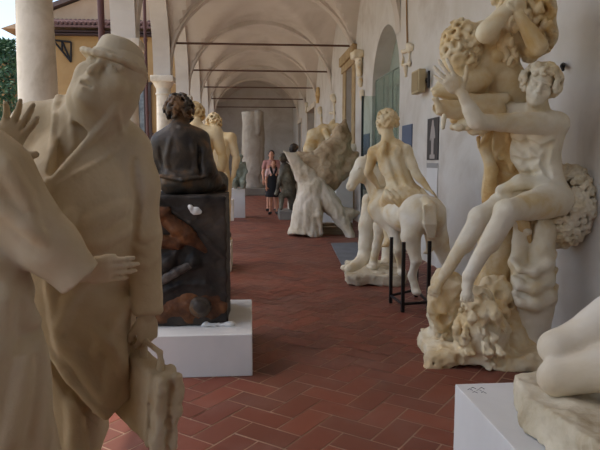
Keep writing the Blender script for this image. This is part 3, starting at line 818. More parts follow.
    S.chain([P(503, 365, 4.3), P(502, 330, 4.4), P(495, 290, 4.5)], [.17, .16, .13], .06)
    S.box(A(1.75, 4.4, .05), A(.42, .36, .055), frame(A(.2, 1, 0), A(0, 0, 1)), .03, .05)
    S.ell(P(440, 312, 4.45), A(.085, .1, .14), frame(A(-.5, -1, 0), A(-.3, 0, 1)), .03); S.ell(P(438, 306, 4.33), A(.055, .06, .10), None, .03, '-')
    g = np.random.default_rng(5)
    for i, (x, y, L, dx) in enumerate([(462, 300, .12, -.02), (470, 308, .13, .0), (482, 296, .13, .05), (492, 306, .14, .06), (478, 322, .13, .03), (490, 328, .12, .05), (466, 326, .12, -.03), (499, 304, .13, .09), (474, 292, .11, .01), (459, 318, .12, -.04), (502, 324, .12, .06), (484, 342, .11, .04), (470, 344, .10, -.02), (497, 344, .10, .06)]):
        p = S.hit(x, y, 3.4, 5.2)
        if p is None: continue
        q = p+A(dx*.6, -.045, -L); m_ = (p+q)/2+A(0, -.03, 0)
        S.chain([p+A(0, .01, 0), m_, q], [.022, .042, .012], .008)
        S.chain([p+A(0, -.03, 0), m_+A(0, -.045, 0), q+A(0, -.02, 0)], .006, .006, '-')
    S.rough(.045, 7, 4)
    for i in range(34):
        p = S.hit(g.uniform(426, 510), g.uniform(290, 376), 3.4, 5.2)
        if p is not None: S.ell(p, A(g.uniform(.02, .05), .045, g.uniform(.02, .05)), None, .012, '-')
    S.rough(.008, 20, 2)
    S.cut(A(0, 0, .002), A(0, 0, -1), A(.8, 3.4, -.4), A(2.6, 5.4, .01))
    S.build('rock_base', .0095, CREAM2, t)
big_group()

# ------------------------------------------------------------------ white pedestal with the kneeling fragment
def pedestal_right():
    t = thing('pedestal', 'plain white box pedestal under the kneeling stone legs', 'pedestal', (1.4, 1.9, 0))
    q = P(455, 384, 2.42)
    x0, z = q[0], q[2]
    MB().box((x0, 1.1, 0), (x0+.98, 2.42, z), .004).build('box', WHITE, t)
    m = MB()
    for i, (u, v, w) in enumerate([(.03, .07, .004), (.05, .055, .004), (.065, .08, .003), (.085, .06, .004), (.04, .10, .003), (.075, .105, .003)]):
        m.tube([(x0+u, 2.42-v, z+.0005), (x0+u+.012, 2.42-v+.012, z+.0005), (x0+u+.018, 2.42-v-.008, z+.0005)], w*.4, 5)
    m.build('inventory_mark', flat('pencil_grey', (70, 70, 80), .8), t)
    # statue: two bent legs of a kneeling figure on a broken slab
    k = thing('kneeling_statue', 'cream marble statue kneeling on a rough broken slab, cut by the right edge', 'statue', (1.4, 1.9, P(455, 384, 2.42)[2]))
    S = Sculpt()
    S.prism = None
    a, b, c, d = P(495, 384, 2.16), P(560, 372, 2.34), P(640, 372, 2.3), P(556, 418, 1.62)
    zb, zt = P(455, 384, 2.42)[2]+.001, P(455, 384, 2.42)[2]+.125
    cx = (a+c)/2
    S.box(A(1.33, 1.80, (zb+zt)/2), A(.40, .36, (zt-zb)/2), frame(A(.25, 1, 0), A(0, 0, 1)), .02, .02)
    S.cut(A(.97, 1.8, zb+.06), A(-1, -.12, .25), A(.7, 1.3, .5), A(1.1, 2.5, .9))
    S.rough(.022, 9, 4); S.rough(.006, 34, 2)
    S.cut(A(1.3, 1.9, .001+zb), A(0, 0, -1), A(.6, 1, .3), A(2, 3, .001+zb))
    S.build('broken_slab', .009, ROCKM, k)
    S = Sculpt()
    kn1 = P(557, 348, 2.05)
    kn2, an2 = P(557, 378, 1.98), P(700, 372, 1.75)
    hp1 = P(690, 282, 2.0)
    S.cone(kn1, hp1, .060, .10, .03); S.ball(kn1, .066, .02)
    S.cone(kn1+A(.03, .02, -.005), P(690, 350, 2.2), .055, .05, .03)
    S.ell(kn1+(hp1-kn1)*.5+A(0, 0, .01), A(.082, .082, .16), frame(A(0, 1, 0), hp1-kn1), .05)
    hp2 = P(690, 345, 1.85)
    S.cone(kn2, hp2, .060, .095, .02); S.ball(kn2, .063, .02)
    S.cone(kn2, an2, .058, .045, .02)
    pel = (hp1+hp2)/2+A(.06, .03, .06); che = pel+A(.05, .0, .40); nek = che+A(-.06, 0, .26)
    torso(S, pel, che, nek, che+A(-.02, -.2, .16), che+A(-.02, .2, .16), 1.0, 'f')
    hc = nek+A(-.05, 0, .16); R = head(S, hc, A(-.9, 0, -.4), A(-.3, 0, .95), 1.0)
    S.ell(hc+R @ A(0, -.03, .04), A(.095, .1, .09), R, .02)
    for q in (-1, 1):
        sh = che+A(-.02, .2*q, .16); e = sh+A(.03, .07*q, -.27); w = e+A(-.10, -.06*q, -.2)
        arm(S, sh, e, w, .95); hand(S, w, A(-.3, -.4*q, -.8), A(.5, -.6*q, -.2), A(-.5, 0, .5), .95)
    S.rough(.002, 20, 2)
    S.build('body', .009, mixed('warm_white_marble', [(196, 178, 146), (218, 206, 184), (226, 218, 204)], 2.5, 7, .6, .12, 50, [.3, .48, .66]), k)
pedestal_right()
# ------------------------------------------------------------------ the stone man in hat and coat with a case
def coat_man():
    t = thing('statue', 'grey-beige statue of a stout man in hat and open coat, suitcase in hand', 'statue', (-.62, 2.25, 0), None)
    h = .0062
    S = Sculpt(); sd = A(1, 0, 0)
    nek = P(90, 124, 2.26)
    hs = 1.18
    hc = P(112, 82, 2.18)
    fw, up = nrm(A(-.20, -.90, .30)), A(.47, .28, .82)
    R = head(S, hc, fw, up, hs, .8, True, True)
    L = lambda a, b, c: hc + R @ A(a, b, c)*hs
    # heavy cheeks, double chin, thick neck
    S.ell(P(91, 97, 2.18), A(.078, .06, .055), None, .05); S.ell(P(114, 104, 2.19), A(.066, .06, .055), None, .05)
    S.ell(L(0, .07, -.085), A(.035, .03, .026), R, .02)
    S.cone(hc-R[:, 2]*.06, nek-A(0, 0, .06), .09, .11, .05)
    # coat: shoulders, chest, belly, skirt
    S.econe(P(84, 132, 2.3), P(80, 215, 2.26), (.165, .10), (.23, .19), sd, .08, rnd=.07)
    S.chain([P(40, 122, 2.32), P(84, 120, 2.32), P(122, 142, 2.30)], [.075, .09, .075], .06)
    S.ell(P(74, 215, 2.2), A(.22, .19, .25), None, .08)
    S.econe(P(78, 215, 2.24), P(70, 445, 2.28), (.23, .19), (.215, .17), sd, .06)
    S.econe(P(104, 300, 2.16), P(110, 425, 2.12), (.09, .06), (.075, .035), sd, .05)
    lo, hi = A(-1.4, 1.6, .0), A(.2, 2.9, 1.0)
    hx = P(108, 418, 2.1)
    S.cut(hx, nrm(A(-.4, 0, -.92)), A(P(94, 418, 2.1)[0], 1.6, 0), A(hx[0], 2.9, .95))
    S.cut(hx, nrm(A(.62, 0, -.78)), A(hx[0], 1.6, 0), A(.2, 2.9, .95))
    S.econe(P(56, 330, 2.33), P(50, 540, 2.33), (.15, .11), (.155, .12), sd, .04)
    # open front: shirt lies deeper between the lapels
    S.drape([(76, 136), (66, 150), (56, 168), (46, 186)], [.05, .04, .026, .008], .004, 12, .45, '-', 1.5)
    S.ell(P(78, 140, 2.21), A(.09, .06, .14), None, .01)
    S.drape([(72, 118), (74, 145), (60, 176)], [.006, .008, .006, .004], .015, 10, .4, '+', 1.5)
    S.drape([(116, 106), (104, 124), (74, 158), (43, 192)], [.014, .014, .012, .008], .010, 18, .2, '+', 1.5)
    S.drape([(118, 112), (122, 136), (106, 158), (74, 176), (43, 193)], [.008, .008, .007, .006], .010, 18, .3, '+', 1.5)
    S.drape([(59, 98), (54, 130), (52, 166), (44, 194)], [.015, .013, .010, .007], .010, 16, .2, '+', 1.5)
    S.drape([(42, 194), (46, 250), (56, 330), (66, 372), (106, 416)], [.007, .008, .007, .007], .025, 26, .5, '+', 1.5)
    for ln, r in (([(126, 206), (106, 214), (84, 226)], .011), ([(128, 228), (104, 240), (90, 243)], .009), ([(70, 214), (58, 240)], .008), ([(96, 262), (70, 300), (60, 330)], .010),
                  ([(126, 302), (112, 332), (98, 352)], .012), ([(122, 336), (114, 368), (108, 402)], .012), ([(96, 330), (118, 352), (124, 376)], .008), ([(60, 340), (82, 364), (102, 398)], .012)):
        S.drape(ln, r, .035, 12, .5, '+', 1.5)
    S.drape([(52, 362), (72, 392), (100, 424)], [.01, .02, .02, .012], .012, 20, .3, '-', 1.5)
    S.drape([(50, 352), (70, 380), (104, 416)], [.008, .012, .012, .008], .012, 20, .3, '+', 1.5)
    S.drape([(70, 396), (74, 420), (72, 449)], .012, .03, 10, .4, '+', 1.5)
    # the arm that hangs with the case
    sh, el, cu = P(130, 152, 2.27), P(143, 234, 2.23), P(148, 316, 2.13)
    S.chain([sh, P(137, 185, 2.25), el], [.08, .073, .064], .05); S.cone(el, P(147, 296, 2.155), .064, .052, .03)
    S.econe(P(146.5, 280, 2.165), cu, (.052, .05), (.054, .05), sd, .01)
    for q in (0, 1, 2): S.drape([(136, 234+q*13), (147, 240+q*13), (158, 232+q*11)], .007, .02, 8, .4, '+', 1.5)
    S.drape([(134, 160), (138, 200), (134, 240)], .008, .02, 10, .4, '-', 1.5)
    # raised right arm, elbow down at the edge
    shr, elr, wr = P(32, 130, 2.32), P(-18, 226, 2.16), P(-3, 154, 1.97)
    S.chain([shr, elr], [.082, .068], .05); S.cone(elr, P(-8, 172, 2.0), .068, .056, .03)
    S.cone(P(-8, 172, 2.0), wr, .036, .032, .01)
    hand(S, wr, A(.62, -.15, .78), A(.1, -.95, .1), A(.75, -.1, -.55), 1.12, (.22, .16, .2, .28), .15, (.5, .85, .2))
    # trousers, shoes
    for px, yy in ((44, 2.26), (78, 2.30)):
        c = P(px, 430, yy); S.econe(c+A(0, 0, .2), A(c[0], c[1], .2), (.09, .10), (.08, .09), sd, .03)
        S.chain([A(c[0], c[1]+.03, .19), A(c[0]-.01, c[1]-.10, .185), A(c[0]-.02, c[1]-.18, .18)], [.055, .05, .04], .03)
    S.rough(.0022, 16, 3)
    S.build('body', h, GREYPL, t)
    # hanging hand
    S = Sculpt(); w = P(147, 314, 2.13)
    S.cone(w+A(0, 0, .05), w, .034, .03, .01)
    hand(S, w, A(.0, -.02, -1), A(-.6, .8, 0), A(-.75, -.65, 0), .95, (.75, .85, .9, .95), .02, (.75, .3, .45))
    S.build('hand', .0045, GREYPL, t)
    # hat
    S = Sculpt(); HR = frame(nrm(fw+A(-.05, 0, -.05)), A(.36, .26, .90))
    ho = P(114, 67, 2.19)
    H = lambda a, b, c: ho + HR @ A(a, b, c)
    S.ell(H(0, 0, .0), A(.104, .128, .012), HR, .006)
    S.chain([H(.104*math.cos(a), .126*math.sin(a), .006+.012*math.cos(2*a)) for a in np.linspace(0, 2*PI, 25)], .008, .012)
    S.econe(H(0, -.01, -.03), H(.0, -.015, .098), (.088, .108), (.074, .088), HR[:, 0], .015, rnd=.03)
    S.ell(H(0, -.02, .105), A(.02, .07, .022), HR, .03, '-')
    S.econe(H(0, -.01, .006), H(0, -.012, .03), (.0905, .1105), (.089, .109), HR[:, 0], .005)
    S.build('hat', .0055, GREYPL, t)
    # case
    ax = nrm(A(.60, -.78, -.16)); nn = nrm(A(.78, .60, 0)); uz = np.cross(nn, ax)*-1; uz = uz if uz[2] > 0 else -uz
    Rk = np.stack([ax, nn, uz], 1)
    k = Sculpt()
    c = P(170, 378, 1.98) - ax*.20 - uz*.14
    k.box(c, A(.20, .043, .14), Rk, .018, .01)
    for dd in (-.15, .14): k.box(c+ax*dd, A(.012, .047, .144), Rk, .006, .003)
    for q in (-.034, .03): k.chain([c+ax*.20+nn*q+uz*.135, c+ax*.203+nn*q, c+ax*.20+nn*q-uz*.135], [.015, .012, .016], .008)
    k.chain([c+ax*.205-uz*.12, c+ax*.205+uz*.12], .016, .008, '-')
    k.rough(.016, 17, 4, c+ax*.2-A(.07, .07, .2), c+ax*.2+A(.1, .1, .2))
    k.rough(.004, 22, 3)
    case = k.build('suitcase', .006, GREYPL, t)
    k = Sculpt(); hz = c+uz*.14
    hz = hz+ax*.075
    for q in (-1, 1):
        k.cone(hz+ax*.06*q-uz*.01, hz+ax*.06*q+uz*.03, .017, .012, .006)
    k.chain([hz-ax*.06+uz*.028, hz-ax*.05+uz*.062, hz+ax*.05+uz*.062, hz+ax*.06+uz*.028], .0095, .008)
    k.build('handle', .005, GREYPL, case)
    MB().box((-1.02, 1.98, 0), (-.30, 2.62, .135), .012).build('base', GREYPL, t)
coat_man()

def second_statue():
    t = thing('statue', 'beige draped statue at the left edge reaching an arm across the stout man', 'statue', (-1.02, 1.72, 0))
    S = Sculpt(); sd = nrm(A(1, .25, 0))
    # long coat
    sh = P(-92, 92, 1.72)
    b = A(-.86, 1.72, .2)
    S.econe(A(-1.02, 1.80, 1.60), A(-.90, 1.78, 1.15), (.19, .11), (.22, .16), sd, .06, rnd=.05)
    S.econe(A(-.875, 1.78, 1.20), A(-.765, 1.74, .16), (.205, .16), (.25, .19), sd, .06)
    S.econe(A(-.98, 1.78, 1.42), A(-.875, 1.77, 1.05), (.165, .12), (.235, .17), sd, .06)
    # arm across: shoulder, elbow at the frame edge, cuff
    el, cu = P(-8, 178, 1.74), P(83, 281, 1.80)
    S.chain([A(-1.0, 1.76, 1.56), sh], [.10, .105], .06)
    S.chain([sh, el], [.105, .108], .05)
    S.cone(el, P(50, 246, 1.78), .106, .082, .05); S.cone(P(50, 246, 1.78), cu, .082, .066, .03)
    ax = nrm(cu-P(50, 246, 1.78))
    S.cut(cu-ax*.01, ax, cu-.16, cu+.16)
    for ln, r in (([(2, 160), (24, 196), (34, 226)], .008),  ([(0, 205), (22, 222), (44, 240)], .004)):
        S.drape(ln, r, .035, 12, .5)
    for ln, r in (([(48, 296), (50, 340), (56, 400), (62, 449)], .012), ([(24, 300), (18, 370), (4, 449)], .02), ([(36, 320), (38, 380), (42, 449)], .012), ([(4, 290), (-10, 370), (-24, 449)], .018)):
        S.drape(ln, r, .05, 16, .5)
    # head and neck outside the picture, other arm at the side
    hc = A(-1.0, 1.70, 1.88)
    S.cone(A(-1.02, 1.78, 1.6), hc, .075, .065, .03)
    R = head(S, hc, A(.8, .35, .1), A(0, 0, 1), 1.0)
    S.ell(hc + R @ A(0, -.025, .045), A(.088, .1, .088), R, .01)
    sl, e2, w2 = A(-1.2, 1.72, 1.54), A(-1.26, 1.62, 1.25), A(-1.12, 1.5, 1.05)
    S.chain([A(-1.05, 1.78, 1.55), sl, e2, w2], [.1, .09, .08, .06], .04)
    hand(S, w2, A(.5, -.3, -.7), A(.6, .5, .1), A(.3, -.8, .4), .95)
    for q in (-1, 1):
        f = A(-.80+.1*q, 1.68, .16); S.chain([f, f+A(.08, -.12, .02), f+A(.12, -.18, .0)], [.06, .055, .04], .03)
    S.rough(.0025, 15, 3)
    S.build('body', .0065, GREYPL, t)
    S = Sculpt()
    w = P(80, 272, 1.835)
    S.cone(P(62, 264, 1.82), w, .036, .032, .01)
    hand(S, w, A(.9, .16, .02), A(.1, 1, .05), A(.05, 0, 1), .9, (.1, .12, .14, .16), .03, (.9, .25, .1))
    S.build('hand', .0045, GREYPL, t)
    MB().box((-1.25, 1.35, 0), (-.52, 1.965, .13), .012).build('base', GREYPL, t)
second_statue()

# ------------------------------------------------------------------ white plinth, dark relief block, seated bronze
def bronze_set():
    t = thing('plinth', 'low white plinth under the dark patinated block', 'plinth', (-.45, 4.65, 0))
    MB().box((-.98, G(252, 376)[1], 0), (.005, 5.12, .30), .006).build('box', WHITE, t)
    k = thing('relief_block', 'dark metal block with rust-brown relief under the seated bronze figure', 'block', (-.55, 4.6, .30))
    S = Sculpt()
    x0, x1, y0, y1, z0, z1 = -1.0, -.172, 4.3, 5.0, .302, 1.245
    S.box(A((x0+x1)/2, (y0+y1)/2, (z0+z1)/2), A((x1-x0)/2, (y1-y0)/2, (z1-z0)/2), None, .012, .01)
    f = y0
    S.chain([P(128, 205, f), P(158, 203, f), P(190, 222, f), P(226, 258, f)], [.012, .014, .014, .012], .02)
    S.chain([P(150, 300, f), P(178, 285, f), P(205, 284, f), P(228, 296, f)], [.012, .014, .014, .012], .02)
    S.chain([P(162, 222, f), P(180, 240, f), P(172, 262, f)], [.02, .016, .012], .03)
    S.ball(P(168, 262, f), .05, .03); S.ball(P(194, 262, f), .045, .03)
    S.rough(.012, 9, 4)
    S.cut(A(0, 0, .3015), A(0, 0, -1), A(-1.2, 4, .1), A(0, 5.3, .3015))
    S.build('body', .009, PATINA, k)
    # raised rust panels and boss
    S = Sculpt()
    pts = [P(140, 216, f+.01), P(160, 214, f+.01), P(188, 236, f+.01), P(206, 250, f+.01)]
    S.chain(pts, [.05, .07, .06, .02], .03); S.chain([P(150, 238, f+.01), P(178, 244, f+.01)], [.06, .05], .03)
    S.rough(.02, 11, 4); S.build('upper_relief', .009, RUST, k)
    S = Sculpt()
    S.ell(P(198, 306, f+.02), A(.21, .035, .13), None, .02); S.ell(P(160, 312, f+.02), A(.14, .03, .11), None, .03); S.cut(A(0, 0, .315), A(0, 0, -1), A(-1.2, 4, .1), A(0, 5.3, .315))
    S.rough(.018, 11, 4); S.build('lower_relief', .009, RUST, k)
    S = Sculpt(); S.ell(P(200, 307, f-.015), A(.082, .03, .078), None, .01); S.ell(P(200, 307, f-.04), A(.05, .025, .048), None, .01)
    S.rough(.006, 20, 3); S.build('round_boss', .008, BRONZE, k)
    S = Sculpt(); S.box(P(180, 270, f-.012), A(.11, .018, .016), frame(A(0, 1, 0), nrm(A(-.45, 0, 1))), .006, .01); S.chain([P(160, 282, f), P(176, 272, f-.02), P(196, 262, f)], [.03, .03, .025], .02)
    S.rough(.008, 20, 3); S.build('clasp_relief', .008, mixed('worn_grey_metal', [(56, 50, 48), (110, 104, 98)], 9, 6, .5, .4, 30, metal=.2), k)
    S = Sculpt(); S.ell(P(196, 211, f-.008), A(.045, .012, .026), None, .01); S.ell(P(190, 207, f-.008), A(.02, .012, .018), None, .01); S.rough(.014, 24, 3)
    S.build('white_chip', .006, WHITE, k)
    S = Sculpt()
    for px in (206, 214, 222, 230): S.ell(A(P(px, 329, f)[0], f-.012, .312), A(.035, .02, .016), None, .02)
    S.rough(.012, 24, 3); S.cut(A(0, 0, .302), A(0, 0, -1), A(-1.2, 4, .1), A(.2, 5.3, .302)); S.build('crumbled_edge', .006, WHITE, k)
    # seated bronze
    b = thing('bronze_statue', 'dark bronze curly-haired figure seated on the block, back turned', 'statue', (-.5, 4.65, 1.245))
    S = Sculpt(); Y = 4.62
    pel, che, nek = P(184, 180, Y), P(180, 150, Y), P(180, 130, Y+.04)
    pel[2] = 1.245+.12
    shl, shr = P(162, 143, Y), P(199, 140, Y+.04)
    up = nrm(nek-pel)
    S.econe(pel-A(0, 0, .05), che+A(0, 0, .02), (.135, .11), (.18, .12), A(1, .1, 0), .05, rnd=.05)
    S.ell(che+A(0, 0, .05), A(.18, .12, .14), None, .05)
    S.chain([shl, nek-A(0, 0, .02), shr], [.075, .075, .075], .05)
    S.ell(pel-A(0, 0, .03), A(.155, .14, .10), None, .05)
    S.chain([P(160, 176, Y-.12), P(182, 180, Y-.155), P(206, 176, Y-.1)], [.014, .016, .014], .02)     # jacket hem
    hc = P(180, 114, Y+.1); R = head(S, hc, A(.15, .95, -.35), A(0, .35, .95), .98)
    S.cone(nek, hc, .065, .062, .02)
    S.chain([P(172, 131, Y-.02), P(181, 129, Y-.05), P(190, 130, Y-.02)], .022, .02)
    curls(S, hc + R @ A(0, -.015, .03), R, A(.090, .106, .096), 80, .034, 1, lambda d: d[2] > -.6 and not (d[1] > .5 and d[2] < .5), 9, .003)
    er, wr = P(208, 168, Y-.02), P(216, 181, Y+.16)
    S.chain([shr, er], [.075, .062], .04); S.cone(er, wr, .06, .045, .03)
    hand(S, wr, A(.3, .9, -.2), A(0, 0, -1), A(-.8, .2, 0), .9, (.4, .4, .4, .4))
    el_, wl = P(155, 168, Y+.04), P(160, 180, Y+.25)
    S.chain([shl, el_], [.075, .062], .04); S.cone(el_, wl, .06, .045, .03)
    hand(S, wl, A(.3, .9, -.2), A(0, 0, -1), A(.8, .2, 0), .9, (.4, .4, .4, .4))
    z = 1.245+.085
    for q, (kx, ky) in ((1, (P(217, 180, Y)[0], Y+.30)), (-1, (P(168, 180, Y)[0], Y+.46))):
        h0 = A(pel[0]+.09*q, Y, z); kn = A(kx, ky, z+.0)
        S.cone(h0, kn, .10, .072, .04)
        an = kn+A(.02, .10, -.42); S.cone(kn, an, .07, .052, .03)
        S.chain([an, an+A(.03, .12, -.05)], [.05, .04], .02)
    for ln, r in (([(170, 140), (166, 160), (170, 175)], .008), ([(192, 142), (196, 158), (194, 174)], .009), ([(205, 148), (202, 162), (206, 172)], .008), ([(163, 172), (180, 176), (204, 172)], .008)): S.drape(ln, r, .03, 10, .5, '+', 4.0)
    S.drape([(199, 146), (199, 160), (201, 176)], .012, .015, 10, .2, '-', 4.0); S.drape([(160, 148), (161, 160), (163, 172)], .009, .015, 10, .2, '-', 4.0)
    S.rough(.006, 12, 3)
    S.cut(A(0, 0, 1.247), A(0, 0, -1), A(-1.2, 4.2, 1.0), A(.3, 5.0, 1.247))
    S.build('body', .0065, BRONZE, b)
bronze_set()
# ------------------------------------------------------------------ horse and rider on the iron stand
def horse_rider():
    t = thing('equestrian_statue', 'cream plaster horse with a nude rider seen from behind, propped on an iron stand', 'statue', (1.6, 6.8, 0))
    h = .011
    S = Sculpt()
    rump, mid, che = P(421, 214, 6.15), P(405, 214, 6.6), P(387, 208, 7.05)
    ax = nrm(che-rump); sd = nrm(np.cross(ax, A(0, 0, 1)))
    S.ell(rump, A(.22, .27, .21), np.stack([sd, ax, A(0, 0, 1)], 1), .05)
    S.ell(mid, A(.205, .4, .20), np.stack([sd, ax, A(0, 0, 1)], 1), .06)
    S.ell(che, A(.19, .24, .22), np.stack([sd, ax, A(0, 0, 1)], 1), .06)
    for q in (-1, 1): S.ell(rump+sd*.10*q-ax*.1+A(0, 0, -.02), A(.11, .16, .19), np.stack([sd, ax, A(0, 0, 1)], 1), .03)
    # neck, head turned to the left
    nk = P(372, 178, 7.28); pol = P(363, 165, 7.26)
    S.cone(che+A(0, 0, .05), nk, .17, .11, .06); S.cone(nk, pol, .11, .085, .04)
    muz = P(350.5, 187, 7.1)
    S.cone(pol, (pol+muz)/2, .105, .085, .03); S.cone((pol+muz)/2, muz, .083, .052, .02); S.ell(muz+A(.01, 0, .012), A(.055, .06, .052), None, .02)
    S.ell(pol+(muz-pol)*.32+A(.055, .02, -.05), A(.075, .06, .09), None, .03)      # jaw
    S.ball(pol+(muz-pol)*.28+A(-.02, -.095, .025), .026, .012); S.ball(muz+A(-.02, -.055, .012), .016, .006, '-'); S.chain([muz+A(-.04, -.05, -.025), muz+A(.03, -.07, -.012), muz+A(.07, -.07, .02)], .008, .006, '-'); S.ball(pol+(muz-pol)*.3+A(-.02, -.11, .03), .018, .01, '-'); S.chain([pol+(muz-pol)*.45+A(.03, -.09, -.04), pol+(muz-pol)*.75+A(.03, -.07, -.02)], .014, .03, '-')
    for q in (-1, 1): S.chain([pol+A(.02, .05*q, .05), pol+A(.03, .055*q, .13)], [.024, .008], .015)
    for i in range(8):
        a = pol+(che+A(0, 0, .12)-pol)*i/9+A(.05, .03, .07); S.chain([a, a+A(.07, -.02, -.04), a+A(.10, -.07, -.13)], [.03, .028, .012], .015)
    # hind legs
    st1 = P(410, 238, 6.0); S.chain([rump+sd*-.1-ax*.05, P(411, 236, 6.02), P(416, 260, 5.98), P(412, 276, 6.06), P(416, 290, 6.02)], [.16, .10, .055, .038, .045], .04)
    S.ell(P(417, 292, 6.0), A(.05, .055, .035), None, .02)
    S.chain([rump+sd*.1-ax*.02, P(438, 238, 6.15), P(449, 268, 6.12), P(446, 292, 6.2), P(449, 305, 6.2)], [.16, .10, .055, .04, .045], .04)
    S.chain([P(449, 305, 6.2), A(P(449, 305, 6.2)[0], 6.18, .05)], [.045, .06], .02)
    # docked tail
    S.chain([P(425, 200, 5.98), P(430, 207, 5.90), P(429, 222, 5.88), P(431, 236, 5.90)], [.05, .06, .06, .035], .02)
    for i in range(5): S.chain([P(424+2.6*i, 206, 5.85), P(425+2.6*i, 224, 5.83), P(428+1.6*i, 238, 5.87)], [.014, .018, .01], .01)
    # fore legs
    S.chain([che+sd*.08, P(381, 226, 7.1), P(377, 246, 7.15), P(373, 262, 7.25)], [.14, .085, .05, .05], .04)
    S.ell(P(372, 267, 7.22), A(.075, .085, .05), None, .03)
    S.chain([che-sd*.1, P(393, 228, 6.9), P(398, 250, 6.8), P(401, 268, 6.9)], [.14, .085, .05, .04], .04)
    S.ell(P(402, 272, 6.88), A(.055, .06, .05), None, .02)
    S.rough(.008, 9, 3)
    S.build('horse', h, CREAM, t)
    # rider
    S = Sculpt()
    pel, chest, nek = P(402, 190, 6.6), P(392, 158, 6.68), P(388, 139, 6.72)
    shr, shl = P(406, 150, 6.62), P(374, 152, 6.78)
    torso(S, pel, chest, nek, shl, shr, 1.0, 'm')
    hc = P(386, 124, 6.76); R = head(S, hc, A(-.65, .7, .0), A(.05, 0, 1), 1.08)
    S.cone(nek, hc, .07, .065, .02)
    S.ell(hc + R @ A(0, -.015, .035), A(.1, .11, .105), R, .02)
    curls(S, hc + R @ A(0, -.015, .035), R, A(.1, .112, .105), 70, .038, 1, lambda d: d[2] > -.5 and not (d[1] > .5 and d[2] < .4), 3, .006)
    er, wr = P(415, 172, 6.5), P(428, 188, 6.42)
    arm(S, shr, er, wr, 1.05); hand(S, wr, A(.6, -.2, -.6), A(-.5, .2, -.7), A(-.3, -.8, .2), 1.0)
    el_, wl = P(368, 172, 6.85), P(378, 186, 6.98)
    arm(S, shl, el_, wl, 1.05); hand(S, wl, A(.4, .7, -.3), A(0, 0, -1), A(.8, .2, 0), 1.0, (.7, .7, .7, .7))
    kl, kr = P(384, 206, 7.0), P(425, 212, 6.9)
    S.cone(P(394, 194, 6.62), kl, .12, .075, .04); S.cone(kl, P(388, 238, 6.95), .065, .042, .03); foot(S, P(388, 238, 6.95), A(.0, .8, -.3), A(0, -.2, -1), 1.0)
    S.cone(P(412, 194, 6.62), kr, .12, .075, .04); S.cone(kr, P(430, 245, 6.8), .065, .042, .03); foot(S, P(430, 245, 6.8), A(.0, .8, -.3), A(0, -.2, -1), 1.0)
    # short cloth round the hips and over the back
    S.ell(P(404, 194, 6.56), A(.22, .2, .10), None, .04)
    for i in range(7): S.chain([P(386+i*6, 190, 6.42), P(392+i*6, 198, 6.36), P(400+i*5.5, 207, 6.40)], [.02, .03, .015], .025)
    for x in (384, 394): S.drape([(x, 152), (x+5, 168), (x+12, 186)], .014, .04, 10, .5, '+', 5.5)
    S.chain([P(385, 143, 6.62), P(383, 150, 6.6), P(383, 160, 6.62)], [.03, .035, .015], .02)
    S.rough(.007, 11, 3)
    S.build('rider', h, CREAM2, t)
    # prop: pair of stumps and rock slab under the fore legs
    S = Sculpt()
    S.chain([P(369, 200, 7.5), P(367, 225, 7.5), P(365, 255, 7.5)], [.085, .10, .085], .05)
    S.chain([P(365, 258, 7.5), P(357, 267, 7.3), P(349, 269, 7.15)], [.10, .085, .06], .04)
    S.chain([P(390, 215, 7.8), P(391, 240, 7.8), P(389, 262, 7.8)], [.11, .11, .10], .05)
    S.chain([P(389, 262, 7.8), P(384, 266, 7.6)], [.09, .07], .04)
    S.rough(.012, 9, 3); S.build('leg_prop', h, CREAM, t)
    S = Sculpt()
    c = G(375, 277)
    S.box(A(1.56, 7.45, .07), A(.36, .52, .072), frame(A(.15, 1, 0), A(0, 0, 1)), .03, .03)
    S.chain([A(1.26, 7.0, .10), A(1.6, 7.1, .10)], .05, .05); S.ell(A(1.42, 7.4, .14), A(.3, .3, .06), None, .05)
    S.rough(.03, 7, 4); S.cut(A(0, 0, .001), A(0, 0, -1), A(.8, 6, -.4), A(2.6, 8.8, .001)); S.build('rock_slab', h, ROCKM, t)
    # iron stand
    i = thing('iron_stand', 'black iron four-legged stand holding up the belly of the plaster horse', 'stand', (1.6, 6.1, 0))
    pts = [G(402.5, 312), G(428, 310), G(416, 297), G(390.5, 303)]
    tops = []
    for q in pts:
        MB().box((q[0]-.016, q[1]-.016, 0), (q[0]+.016, q[1]+.016, .70)).build('leg', IRON, i); tops.append(A(q[0], q[1], .69))
    m = MB()
    for a, b in zip(tops, tops[1:]+tops[:1]): m.tube([a-A(0, 0, .61), b-A(0, 0, .61)], .015, 6)
    m.build('lower_rail', IRON, i)
horse_rider()

